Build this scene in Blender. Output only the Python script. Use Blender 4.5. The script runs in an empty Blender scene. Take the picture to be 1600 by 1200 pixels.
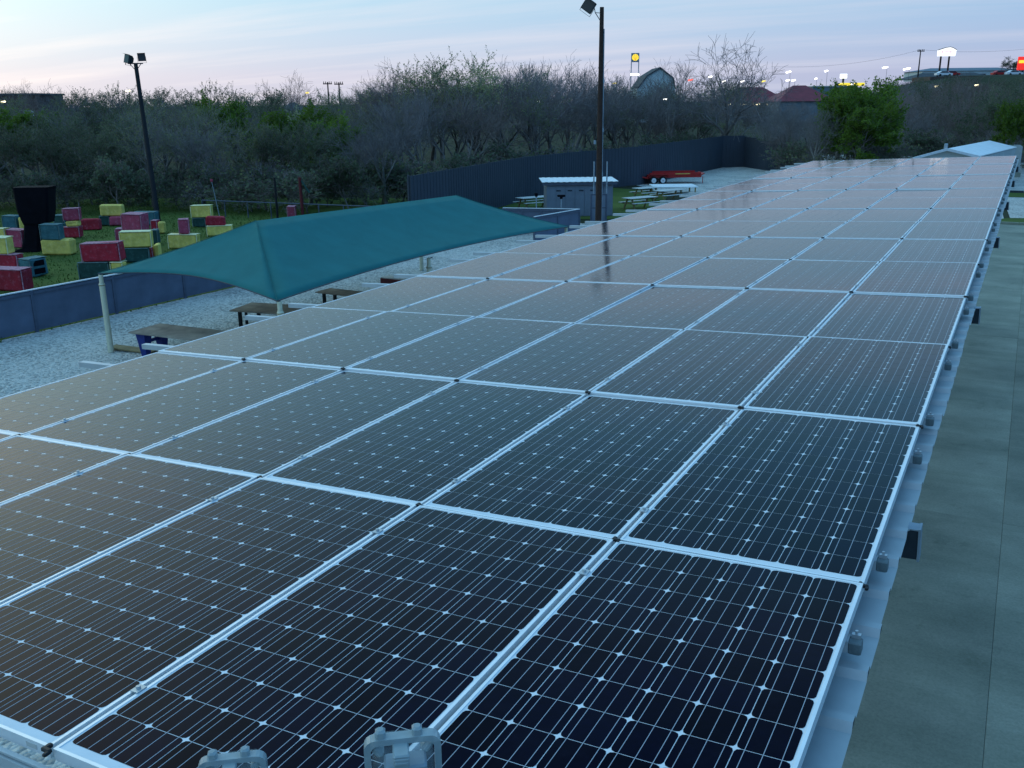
import bpy, math, random
import numpy as np
from mathutils import Matrix, Vector, Euler

random.seed(7)
RNG = np.random.default_rng(11)
SC = bpy.context.scene
COL = SC.collection
PI = math.pi
R = math.radians

# ------------------------------------------------------------------ camera
CAM_ROT = Matrix(((0.880970068827123, 0.12833131, -0.4554369396),
                  (0.473064543, -0.25938958, 0.841978018),
                  (-0.01008343259, -0.95720850, -0.28922346)))   # columns: right, down, forward
CAM = Vector((0.334, -1.426, 7.0))
FOC = 1462.83
cam_d = bpy.data.cameras.new('camera')
cam = bpy.data.objects.new('camera', cam_d)
COL.objects.link(cam)
mw = Matrix.Identity(4)
for r_ in range(3):
    mw[r_][0] = CAM_ROT[r_][0]
    mw[r_][1] = -CAM_ROT[r_][1]
    mw[r_][2] = -CAM_ROT[r_][2]
    mw[r_][3] = CAM[r_]
cam.matrix_world = mw
cam_d.sensor_width = 36.0
cam_d.lens = FOC / 1600 * 36.0
cam_d.clip_start = 0.05
cam_d.clip_end = 6000
SC.camera = cam

# ------------------------------------------------------------------ world: dusk sky
SUN_AZ = R(97)          # counter-clockwise from +Y: the afterglow lies to the left of the frame
SDIR = (-math.sin(SUN_AZ), math.cos(SUN_AZ), 0.0)
world = bpy.data.worlds.new('World')
SC.world = world
world.use_nodes = True
wn, wl = world.node_tree.nodes, world.node_tree.links
wn.clear()


def wnode(t, **kw):
    n = wn.new(t)
    for k, v in kw.items():
        setattr(n, k, v)
    return n


def wmath(op, a, b=None, c=None):
    n = wnode('ShaderNodeMath', operation=op)
    for i, v in enumerate((a, b, c)):
        if v is None:
            continue
        if isinstance(v, (int, float)):
            n.inputs[i].default_value = v
        else:
            wl.new(v, n.inputs[i])
    return n.outputs[0]


tc = wnode('ShaderNodeTexCoord')
sep = wnode('ShaderNodeSeparateXYZ')
wl.new(tc.outputs['Generated'], sep.inputs[0])
X_, Y_, Z_ = sep.outputs
sky = wnode('ShaderNodeTexSky', sky_type='NISHITA', sun_disc=False)
sky.sun_elevation = R(1.0)
sky.sun_rotation = -SUN_AZ
sky.air_density = 1.0
sky.dust_density = 0.6
sky.ozone_density = 2.0
zc = wmath('MAXIMUM', Z_, 0.0)
ramp = wnode('ShaderNodeValToRGB')
wl.new(wmath('POWER', zc, 0.5), ramp.inputs[0])
els = ramp.color_ramp.elements
stops = [(0.0, (0.66, 0.66, 0.78)), (0.16, (0.70, 0.70, 0.83)), (0.25, (0.62, 0.75, 0.90)),
         (0.35, (0.47, 0.79, 0.95)), (0.50, (0.38, 0.88, 1.16)), (0.68, (0.29, 0.80, 1.16)), (1.0, (0.28, 0.78, 1.16))]
while len(els) < len(stops):
    els.new(0.5)
for e_, (p_, c_) in zip(els, stops):
    e_.position = p_
    e_.color = (*c_, 1)
# brightness falls off away from the afterglow
dot = wmath('ADD', wmath('MULTIPLY', X_, SDIR[0]), wmath('MULTIPLY', Y_, SDIR[1]))
azv = wnode('ShaderNodeCombineXYZ')
for k_, (a_, b_) in enumerate(((0.66, 0.44), (0.74, 0.34), (0.87, 0.17))):
    wl.new(wmath('MULTIPLY_ADD', dot, b_, a_), azv.inputs[k_])
vm = wnode('ShaderNodeVectorMath', operation='MULTIPLY')
wl.new(ramp.outputs[0], vm.inputs[0])
wl.new(azv.outputs[0], vm.inputs[1])
# the warm afterglow stands above the place where the sun went down
GAZ, GEL = R(70), R(24)
gd = wnode('ShaderNodeVectorMath', operation='DOT_PRODUCT')
wl.new(tc.outputs['Generated'], gd.inputs[0])
gd.inputs[1].default_value = (-math.sin(GAZ) * math.cos(GEL), math.cos(GAZ) * math.cos(GEL), math.sin(GEL))
gl = wmath('POWER', 2.718, wmath('MULTIPLY', wmath('SUBTRACT', 1.0, gd.outputs['Value']), -19.0))
glow = wnode('ShaderNodeVectorMath', operation='SCALE')
glow.inputs[0].default_value = (1.35, 1.08, 0.48)
wl.new(gl, glow.inputs['Scale'])
# thin streaks of cloud
zz = wmath('ADD', zc, 0.07)
comb = wnode('ShaderNodeCombineXYZ')
wl.new(wmath('DIVIDE', X_, zz), comb.inputs[0])
wl.new(wmath('DIVIDE', Y_, zz), comb.inputs[1])
mp = wnode('ShaderNodeMapping')
mp.inputs['Rotation'].default_value = (0, 0, R(-28))
mp.inputs['Scale'].default_value = (0.22, 0.95, 1)
wl.new(comb.outputs[0], mp.inputs[0])
nz = wnode('ShaderNodeTexNoise')
nz.inputs['Scale'].default_value = 0.9
nz.inputs['Detail'].default_value = 5
nz.inputs['Roughness'].default_value = 0.55
wl.new(mp.outputs[0], nz.inputs[0])
cr = wnode('ShaderNodeMapRange')
cr.inputs[1].default_value = 0.46
cr.inputs[2].default_value = 0.72
cr.inputs[3].default_value = 0.0
cr.inputs[4].default_value = 0.65
wl.new(nz.outputs[0], cr.inputs[0])
cmix = wnode('ShaderNodeMixRGB')
wl.new(cr.outputs[0], cmix.inputs[0])
wl.new(vm.outputs[0], cmix.inputs[1])
cl_c = wnode('ShaderNodeVectorMath', operation='MULTIPLY')
cl_c.inputs[0].default_value = (0.96, 0.90, 0.94)
wl.new(azv.outputs[0], cl_c.inputs[1])
wl.new(cl_c.outputs[0], cmix.inputs[2])
add1 = wnode('ShaderNodeVectorMath', operation='ADD')
wl.new(cmix.outputs[0], add1.inputs[0])
wl.new(glow.outputs[0], add1.inputs[1])
bg_a = wnode('ShaderNodeBackground')
bg_a.inputs[1].default_value = 1.0
wl.new(add1.outputs[0], bg_a.inputs[0])
bg_b = wnode('ShaderNodeBackground')
bg_b.inputs[1].default_value = 0.03
wl.new(sky.outputs[0], bg_b.inputs[0])
addsh = wnode('ShaderNodeAddShader')
wl.new(bg_a.outputs[0], addsh.inputs[0])
wl.new(bg_b.outputs[0], addsh.inputs[1])
wo = wnode('ShaderNodeOutputWorld')
wl.new(addsh.outputs[0], wo.inputs[0])

# ------------------------------------------------------------------ sun: already down, a very weak wide glow is left
sun_d = bpy.data.lights.new('sun', 'SUN')
sun_d.energy = 0.06
sun_d.angle = R(20)
sun_d.color = (1.0, 0.86, 0.72)
sun = bpy.data.objects.new('sun', sun_d)
COL.objects.link(sun)
sun.rotation_euler = Vector((SDIR[0], SDIR[1], 0.12)).to_track_quat('Z', 'Y').to_euler()

SC.view_settings.view_transform = 'Standard'
SC.view_settings.look = 'None'
SC.view_settings.exposure = 0.0
SC.view_settings.gamma = 1.0
SC.view_settings.use_curve_mapping = False
SC.cycles.max_bounces = 5
SC.cycles.transparent_max_bounces = 12
SC.cycles.pixel_filter_type = 'BLACKMAN_HARRIS'
SC.cycles.filter_width = 1.5


# ------------------------------------------------------------------ places: points of the ground under the photograph's pixels
def ray(px, py):
    return CAM_ROT @ Vector(((px - 800) / FOC, (py - 600) / FOC, 1.0))


def G(px, py, z=0.0):
    r = ray(px, py)
    return CAM + r * ((z - CAM.z) / r.z)


def depth_of(px, py, z=0.0):
    return (z - CAM.z) / ray(px, py).z


def V(px, py, D):
    return CAM + ray(px, py) * D


def M(npx, D):
    return npx * D / FOC


FACE = math.atan2(0.473, 0.881)     # yaw of a thing that faces the camera squarely


# ------------------------------------------------------------------ materials
def mat(name, color, rough=0.7, metal=0.0, var=0.25, scale=6.0, bump=0.0, bscale=None, ior=1.45, spec=0.4,
        color2=None, detail=4.0, objvar=0.0, coat=0.0, dist=0.02):
    m = bpy.data.materials.new(name)
    m.use_nodes = True
    n, l = m.node_tree.nodes, m.node_tree.links
    b = n['Principled BSDF']
    b.inputs['Roughness'].default_value = rough
    b.inputs['Metallic'].default_value = metal
    b.inputs['IOR'].default_value = ior
    b.inputs['Specular IOR Level'].default_value = spec
    b.inputs['Coat Weight'].default_value = coat
    t = n.new('ShaderNodeTexCoord')
    nz = n.new('ShaderNodeTexNoise')
    nz.inputs['Scale'].default_value = scale
    nz.inputs['Detail'].default_value = detail
    nz.inputs['Roughness'].default_value = 0.6
    l.new(t.outputs['Object'], nz.inputs['Vector'])
    r = n.new('ShaderNodeValToRGB')
    r.color_ramp.elements[0].position = 0.32
    r.color_ramp.elements[1].position = 0.70
    c2 = color2 if color2 else tuple(c * (1 - var) for c in color)
    c1 = color if color2 else tuple(min(1, c * (1 + var * 0.6)) for c in color)
    r.color_ramp.elements[0].color = (*c2, 1)
    r.color_ramp.elements[1].color = (*c1, 1)
    l.new(nz.outputs['Fac'], r.inputs[0])
    out = r.outputs[0]
    if objvar:
        oi = n.new('ShaderNodeObjectInfo')
        mr = n.new('ShaderNodeMapRange')
        mr.inputs[3].default_value = 1 - objvar
        mr.inputs[4].default_value = 1 + objvar
        l.new(oi.outputs['Random'], mr.inputs[0])
        sc = n.new('ShaderNodeVectorMath')
        sc.operation = 'SCALE'
        l.new(out, sc.inputs[0])
        l.new(mr.outputs[0], sc.inputs['Scale'])
        out = sc.outputs[0]
    l.new(out, b.inputs['Base Color'])
    if bump:
        nb = n.new('ShaderNodeTexNoise')
        nb.inputs['Scale'].default_value = bscale or scale * 4
        nb.inputs['Detail'].default_value = 4
        l.new(t.outputs['Object'], nb.inputs['Vector'])
        bp = n.new('ShaderNodeBump')
        bp.inputs['Strength'].default_value = bump
        bp.inputs['Distance'].default_value = dist
        l.new(nb.outputs['Fac'], bp.inputs['Height'])
        l.new(bp.outputs[0], b.inputs['Normal'])
    return m


def dust(m, amount, col=(0.30, 0.31, 0.30)):
    n, l = m.node_tree.nodes, m.node_tree.links
    b = n['Principled BSDF']
    src = b.inputs['Base Color'].links[0].from_socket
    g = n.new('ShaderNodeNewGeometry')
    facs = []
    for sc_, lo, hi in ((0.9, .42, .75), (7.0, .50, .80)):
        nz = n.new('ShaderNodeTexNoise')
        nz.inputs['Scale'].default_value = sc_
        nz.inputs['Detail'].default_value = 8
        nz.inputs['Roughness'].default_value = 0.7
        l.new(g.outputs['Position'], nz.inputs[0])
        mr = n.new('ShaderNodeMapRange')
        mr.inputs[1].default_value = lo
        mr.inputs[2].default_value = hi
        mr.inputs[4].default_value = amount
        l.new(nz.outputs[0], mr.inputs[0])
        facs.append(mr.outputs[0])
    ad = n.new('ShaderNodeMath')
    ad.operation = 'ADD'
    l.new(facs[0], ad.inputs[0])
    l.new(facs[1], ad.inputs[1])
    mx = n.new('ShaderNodeMixRGB')
    l.new(ad.outputs[0], mx.inputs[0])
    l.new(src, mx.inputs[1])
    mx.inputs[2].default_value = (*col, 1)
    l.new(mx.outputs[0], b.inputs['Base Color'])


def emit(name, color, strength):
    m = bpy.data.materials.new(name)
    m.use_nodes = True
    b = m.node_tree.nodes['Principled BSDF']
    b.inputs['Base Color'].default_value = (*[min(1, c) for c in color], 1)
    b.inputs['Emission Color'].default_value = (*color, 1)
    b.inputs['Emission Strength'].default_value = strength
    return m


MT = {}
MT['cell'] = mat('cell_silicon', (0.0010, 0.0016, 0.0100), rough=0.07, var=0.25, scale=30, ior=1.185, spec=0.5, objvar=0.35)
MT['laminate'] = mat('white_backsheet', (0.78, 0.80, 0.82), rough=0.09, var=0.06, scale=8, ior=1.18, spec=0.5)
MT['busbar'] = mat('busbar_ribbon', (0.42, 0.45, 0.50), rough=0.12, var=0.05, ior=1.18, spec=0.5)
def ar_glass(m, power=5.4):
    """anti-reflective solar glass: next to no mirror seen steeply, a strong one at a glancing angle"""
    n, l = m.node_tree.nodes, m.node_tree.links
    b = n['Principled BSDF']
    b.inputs['Specular IOR Level'].default_value = 0.0
    b.inputs['Roughness'].default_value = 0.9
    lw = n.new('ShaderNodeLayerWeight')
    lw.inputs[0].default_value = 0.5
    pw = n.new('ShaderNodeMath')
    pw.operation = 'POWER'
    l.new(lw.outputs['Facing'], pw.inputs[0])
    pw.inputs[1].default_value = power
    gb = n.new('ShaderNodeBsdfGlossy')
    gb.inputs['Roughness'].default_value = 0.075
    mx = n.new('ShaderNodeMixShader')
    l.new(pw.outputs[0], mx.inputs[0])
    l.new(b.outputs[0], mx.inputs[1])
    l.new(gb.outputs[0], mx.inputs[2])
    l.new(mx.outputs[0], n['Material Output'].inputs[0])
    g = n.new('ShaderNodeNewGeometry')
    nz = n.new('ShaderNodeTexNoise')
    nz.inputs['Scale'].default_value = 1.3
    nz.inputs['Detail'].default_value = 7
    l.new(g.outputs['Position'], nz.inputs[0])
    mr = n.new('ShaderNodeMapRange')
    mr.inputs[1].default_value = 0.35
    mr.inputs[2].default_value = 0.70
    mr.inputs[3].default_value = 0.05
    mr.inputs[4].default_value = 0.12
    l.new(nz.outputs[0], mr.inputs[0])
    l.new(mr.outputs[0], gb.inputs['Roughness'])


for k_ in ('cell', 'laminate', 'busbar'):
    ar_glass(MT[k_])
dust(MT['cell'], 0.010)
dust(MT['laminate'], 0.05, (0.45, 0.44, 0.40))
MT['frame'] = mat('panel_frame_aluminium', (0.86, 0.88, 0.90), rough=0.42, metal=0.35, var=0.08, scale=5)
MT['black_plastic'] = mat('black_plastic', (0.012, 0.012, 0.014), rough=0.5)
MT['steel'] = mat('galvanised_steel', (0.52, 0.55, 0.57), rough=0.45, metal=0.6, var=0.2, scale=9)
MT['rail'] = mat('rail_pale', (0.50, 0.54, 0.56), rough=0.5, metal=0.2, var=0.12, scale=5)
MT['rail_end'] = mat('rail_end_grey', (0.16, 0.2, 0.21), rough=0.6, metal=0.2, var=0.2, scale=40)
MT['sheet'] = mat('roof_sheet_zincalume', (0.44, 0.48, 0.50), rough=0.45, metal=0.3, var=0.12, scale=3, bump=0.05, bscale=30)
MT['dark_steel'] = mat('dark_steel', (0.035, 0.05, 0.07), rough=0.5, metal=0.4)
def concrete_mat():
    m = mat('concrete', (0.36, 0.37, 0.30), rough=0.95, scale=0.5, color2=(0.21, 0.225, 0.185), detail=10, bump=0.35, bscale=55, spec=0.2, objvar=0.10)
    n, l = m.node_tree.nodes, m.node_tree.links
    b = n['Principled BSDF']
    src = b.inputs['Base Color'].links[0].from_socket
    g = n.new('ShaderNodeNewGeometry')
    for sc_, st, lo, hi, k in ((1.0, (0.12, 0.9, 1), .45, .75, .55), (1.0, (26, 26, 26), .40, .70, .45), (1.0, (1.6, 1.1, 1), .58, .72, .5)):
        mp_ = n.new('ShaderNodeMapping')
        mp_.inputs['Scale'].default_value = st
        l.new(g.outputs['Position'], mp_.inputs[0])
        nz = n.new('ShaderNodeTexNoise')
        nz.inputs['Scale'].default_value = sc_
        nz.inputs['Detail'].default_value = 9
        nz.inputs['Roughness'].default_value = 0.68
        nz.inputs['Distortion'].default_value = 0.4
        l.new(mp_.outputs[0], nz.inputs[0])
        mr = n.new('ShaderNodeMapRange')
        mr.inputs[1].default_value = lo
        mr.inputs[2].default_value = hi
        mr.inputs[4].default_value = k
        l.new(nz.outputs[0], mr.inputs[0])
        mx = n.new('ShaderNodeMixRGB')
        mx.blend_type = 'MULTIPLY'
        l.new(mr.outputs[0], mx.inputs[0])
        l.new(src, mx.inputs[1])
        mx.inputs[2].default_value = (0.42, 0.50, 0.46, 1)
        src = mx.outputs[0]
    l.new(src, b.inputs['Base Color'])
    return m


MT['concrete'] = concrete_mat()
MT['gravel'] = None
MT['lawn'] = mat('lawn_grass', (0.105, 0.145, 0.034), rough=1.0, scale=0.35, color2=(0.06, 0.095, 0.025), detail=10, bump=0.6, bscale=25, spec=0.1)
MT['grass_blade'] = mat('grass_blade', (0.10, 0.16, 0.032), rough=0.9, scale=0.5, color2=(0.05, 0.09, 0.02), spec=0.15)
MT['ground'] = mat('rough_ground', (0.045, 0.055, 0.028), rough=1.0, scale=0.12, color2=(0.028, 0.032, 0.02), detail=9, spec=0.1)
MT['teal'] = mat('teal_shade_cloth', (0.022, 0.165, 0.165), rough=0.85, scale=1.5, var=0.10, bump=0.12, bscale=120, spec=0.2, dist=0.005)
MT['cream'] = mat('cream_paint', (0.62, 0.60, 0.44), rough=0.5, var=0.12, scale=8)
MT['grey_fence'] = mat('grey_fence_board', (0.105, 0.130, 0.185), rough=0.75, var=0.22, scale=1.2, detail=7, objvar=0.10)
MT['grey_trim'] = mat('grey_trim', (0.085, 0.105, 0.15), rough=0.7, var=0.2, scale=4)
MT['cap'] = mat('white_fence_cap', (0.62, 0.66, 0.70), rough=0.5, var=0.15, scale=6)
MT['dark_fence'] = mat('dark_fence_metal', (0.050, 0.060, 0.080), rough=0.7, var=0.15, scale=0.4, metal=0.0, objvar=0.04)
MT['plywood'] = mat('weathered_plywood', (0.40, 0.34, 0.27), rough=0.85, scale=2.2, color2=(0.20, 0.17, 0.145), detail=8)
MT['tan_wood'] = mat('tan_wood', (0.26, 0.20, 0.10), rough=0.85, var=0.3, scale=6)
MT['white_top'] = mat('white_table_top', (0.56, 0.57, 0.55), rough=0.6, var=0.2, scale=2, detail=7)
MT['blue'] = mat('blue_paint', (0.012, 0.03, 0.20), rough=0.55, var=0.25, scale=7)
MT['dk_red'] = mat('dark_red_paint', (0.11, 0.010, 0.016), rough=0.6, var=0.35, scale=4)
MT['black'] = mat('black_cloth', (0.006, 0.006, 0.010), rough=0.9, var=0.3, scale=3, spec=0.1)
MT['pole_wood'] = mat('dark_brown_pole', (0.050, 0.028, 0.022), rough=0.9, var=0.4, scale=7, detail=8, bump=0.4, bscale=30)
MT['pole_black'] = mat('black_pole', (0.008, 0.010, 0.014), rough=0.75, var=0.3, scale=3)
MT['lamp_metal'] = mat('lamp_housing', (0.035, 0.050, 0.055), rough=0.55, metal=0.3, var=0.3, scale=6)
MT['lamp_glass'] = mat('lamp_lens', (0.03, 0.04, 0.045), rough=0.12, var=0.15, scale=4)
MT['conduit'] = mat('conduit_grey', (0.30, 0.36, 0.42), rough=0.5, metal=0.3)
MT['shed_wall'] = mat('shed_grey_wall', (0.17, 0.205, 0.26), rough=0.8, var=0.14, scale=1.5, detail=6)
MT['white_metal'] = mat('white_metal_roof', (0.82, 0.84, 0.85), rough=0.5, metal=0.0, var=0.1, scale=2)
MT['pale_wall'] = mat('pale_wall', (0.40, 0.43, 0.42), rough=0.85, var=0.12, scale=1.2)
MT['barn_white'] = mat('barn_white', (0.48, 0.56, 0.58), rough=0.7, var=0.08, scale=0.5)
MT['red_roof'] = mat('dark_red_roof', (0.20, 0.022, 0.035), rough=0.6, var=0.25, scale=0.6)
MT['brown_wall'] = mat('brown_wall', (0.11, 0.075, 0.065), rough=0.85, var=0.3, scale=0.5)
MT['blue_grey'] = mat('blue_grey_wall', (0.16, 0.20, 0.24), rough=0.8, var=0.2, scale=0.4)
MT['dark_roof'] = mat('dark_roof', (0.055, 0.065, 0.075), rough=0.85, var=0.2, scale=0.5)
MT['window'] = mat('dark_window_glass', (0.02, 0.03, 0.04), rough=0.08, var=0.1)
MT['trailer_red'] = mat('trailer_red', (0.42, 0.014, 0.014), rough=0.4, var=0.2, scale=3)
MT['tyre'] = mat('tyre_rubber', (0.012, 0.012, 0.014), rough=0.9)
MT['rim'] = mat('white_rim', (0.70, 0.74, 0.78), rough=0.35, var=0.05)
MT['yellow_print'] = mat('yellow_print', (0.62, 0.45, 0.10), rough=0.5)
MT['bark'] = mat('grey_bark', (0.18, 0.165, 0.155), rough=0.95, var=0.35, scale=2, objvar=0.5, spec=0.1)
MT['twig'] = mat('grey_twig', (0.235, 0.212, 0.215), rough=0.95, var=0.3, scale=0.7, objvar=0.25, spec=0.1)
MT['twig_brown'] = mat('brown_twig', (0.225, 0.178, 0.165), rough=0.95, var=0.3, scale=0.7, objvar=0.25, spec=0.1)


def leafmat(name, c1, c2, sc=0.5):
    m = mat(name, c1, rough=0.8, scale=sc, color2=c2, detail=6, objvar=0.25, spec=0.15)
    n, l = m.node_tree.nodes, m.node_tree.links
    b = n['Principled BSDF']
    tr = n.new('ShaderNodeBsdfTranslucent')
    src = b.inputs['Base Color'].links[0].from_socket
    l.new(src, tr.inputs[0])
    mx = n.new('ShaderNodeMixShader')
    mx.inputs[0].default_value = 0.45
    l.new(b.outputs[0], mx.inputs[1])
    l.new(tr.outputs[0], mx.inputs[2])
    l.new(mx.outputs[0], n['Material Output'].inputs[0])
    return m


MT['leaf_bud'] = leafmat('budding_leaf', (0.25, 0.27, 0.13), (0.14, 0.165, 0.085))
MT['leaf_green'] = leafmat('green_leaf', (0.16, 0.25, 0.035), (0.06, 0.11, 0.018))
MT['leaf_dark'] = leafmat('dark_leaf', (0.155, 0.19, 0.11), (0.085, 0.11, 0.075))
MT['leaf_pale'] = leafmat('pale_leaf', (0.46, 0.48, 0.24), (0.30, 0.32, 0.15))


def block_mat(name, c, pale):
    m = mat(name, c, rough=0.85, scale=3.0, color2=tuple(0.62 * a + 0.0 * b for a, b in zip(c, pale)), detail=8, objvar=0.18)
    n, l = m.node_tree.nodes, m.node_tree.links
    b = n['Principled BSDF']
    src = b.inputs['Base Color'].links[0].from_socket
    t = n.new('ShaderNodeTexCoord')
    nz = n.new('ShaderNodeTexNoise')
    nz.inputs['Scale'].default_value = 7
    nz.inputs['Detail'].default_value = 10
    nz.inputs['Roughness'].default_value = 0.75
    l.new(t.outputs['Object'], nz.inputs[0])
    mr = n.new('ShaderNodeMapRange')
    mr.inputs[1].default_value = 0.52
    mr.inputs[2].default_value = 0.75
    mr.inputs[4].default_value = 0.7
    l.new(nz.outputs[0], mr.inputs[0])
    mx = n.new('ShaderNodeMixRGB')
    l.new(mr.outputs[0], mx.inputs[0])
    l.new(src, mx.inputs[1])
    mx.inputs[2].default_value = (*pale, 1)
    l.new(mx.outputs[0], b.inputs['Base Color'])
    return m


MT['block_red'] = block_mat('block_red_paint', (0.46, 0.022, 0.045), (0.52, 0.16, 0.22))
MT['block_pink'] = block_mat('block_faded_red_paint', (0.48, 0.07, 0.13), (0.56, 0.30, 0.38))
MT['block_yellow'] = block_mat('block_yellow_paint', (0.92, 0.72, 0.17), (0.90, 0.78, 0.40))
MT['block_green'] = block_mat('block_dark_green_paint', (0.025, 0.085, 0.075), (0.07, 0.17, 0.16))
MT['block_teal'] = block_mat('block_blue_green_paint', (0.05, 0.16, 0.19), (0.15, 0.28, 0.30))
MT['block_worn'] = mat('block_worn_edge', (0.52, 0.24, 0.30), rough=0.9, var=0.55, scale=9, detail=8)
MT['block_worn_y'] = mat('block_worn_yellow_edge', (0.82, 0.76, 0.45), rough=0.9, var=0.2, scale=9, detail=8)
MT['block_worn_g'] = mat('block_worn_green_edge', (0.13, 0.21, 0.21), rough=0.9, var=0.35, scale=9, detail=8)


def gravel_mat():
    m = bpy.data.materials.new('pale_gravel')
    m.use_nodes = True
    n, l = m.node_tree.nodes, m.node_tree.links
    b = n['Principled BSDF']
    b.inputs['Roughness'].default_value = 0.95
    b.inputs['Specular IOR Level'].default_value = 0.2
    t = n.new('ShaderNodeTexCoord')
    vo = n.new('ShaderNodeTexVoronoi')
    vo.inputs['Scale'].default_value = 14
    l.new(t.outputs['Object'], vo.inputs['Vector'])
    nz = n.new('ShaderNodeTexNoise')
    nz.inputs['Scale'].default_value = 0.5
    nz.inputs['Detail'].default_value = 8
    l.new(t.outputs['Object'], nz.inputs['Vector'])
    sx = n.new('ShaderNodeSeparateColor')
    l.new(vo.outputs['Color'], sx.inputs[0])
    a = n.new('ShaderNodeMath')
    a.operation = 'MULTIPLY_ADD'
    l.new(sx.outputs[0], a.inputs[0])
    a.inputs[1].default_value = 0.75
    l.new(nz.outputs[0], a.inputs[2])
    r = n.new('ShaderNodeValToRGB')
    r.color_ramp.elements[0].position = 0.35
    r.color_ramp.elements[0].color = (0.20, 0.20, 0.185, 1)
    r.color_ramp.elements[1].position = 1.15 if False else 1.0
    r.color_ramp.elements[1].color = (0.62, 0.60, 0.55, 1)
    l.new(a.outputs[0], r.inputs[0])
    l.new(r.outputs[0], b.inputs['Base Color'])
    bp = n.new('ShaderNodeBump')
    bp.inputs['Strength'].default_value = 1.0
    bp.inputs['Distance'].default_value = 0.05
    bp.invert = True
    l.new(vo.outputs['Distance'], bp.inputs['Height'])
    l.new(bp.outputs[0], b.inputs['Normal'])
    return m


MT['gravel'] = gravel_mat()
MT['stone'] = mat('gravel_stone', (0.46, 0.46, 0.42), rough=0.95, var=0.5, scale=9, spec=0.2)


def clear_mat(name, fac, tint):
    m = bpy.data.materials.new(name)
    m.use_nodes = True
    n, l = m.node_tree.nodes, m.node_tree.links
    b = n['Principled BSDF']
    b.inputs['Base Color'].default_value = (*tint, 1)
    b.inputs['Roughness'].default_value = 0.18
    tr = n.new('ShaderNodeBsdfTransparent')
    tr.inputs[0].default_value = (0.93, 0.96, 0.97, 1)
    mx = n.new('ShaderNodeMixShader')
    t = n.new('ShaderNodeTexCoord')
    nz = n.new('ShaderNodeTexNoise')
    nz.inputs['Scale'].default_value = 30
    l.new(t.outputs['Object'], nz.inputs[0])
    mr = n.new('ShaderNodeMapRange')
    mr.inputs[3].default_value = fac - 0.12
    mr.inputs[4].default_value = fac + 0.12
    l.new(nz.outputs[0], mr.inputs[0])
    l.new(mr.outputs[0], mx.inputs[0])
    l.new(tr.outputs[0], mx.inputs[1])
    l.new(b.outputs[0], mx.inputs[2])
    l.new(mx.outputs[0], n['Material Output'].inputs[0])
    return m


MT['clear'] = clear_mat('clear_plastic', 0.16, (0.42, 0.50, 0.52))
MT['frost'] = clear_mat('frosted_plastic', 0.72, (0.36, 0.44, 0.46))
MT['meter'] = mat('grey_device_face', (0.42, 0.40, 0.36), rough=0.4, var=0.15, scale=30)
MT['lit_white'] = emit('lit_white_lamp', (1.0, 0.97, 0.90), 6.0)
MT['lit_warm'] = emit('lit_warm_lamp', (1.0, 0.85, 0.50), 4.0)
MT['lit_yellow'] = emit('lit_yellow_lamp', (1.0, 0.75, 0.12), 2.0)
MT['lit_red'] = emit('lit_red_lamp', (1.0, 0.10, 0.05), 2.0)
MT['lit_panel'] = emit('lit_white_sign', (1.0, 0.98, 0.95), 1.05)
MT['sign_red'] = emit('lit_red_sign', (0.85, 0.03, 0.02), 0.9)
MT['sign_yellow'] = emit('lit_yellow_sign', (1.0, 0.74, 0.05), 0.9)
MT['sign_pink'] = emit('lit_pink_print', (0.80, 0.22, 0.28), 0.8)
MT['sign_dim'] = mat('sign_grey_blue', (0.22, 0.28, 0.36), rough=0.5)


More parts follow.
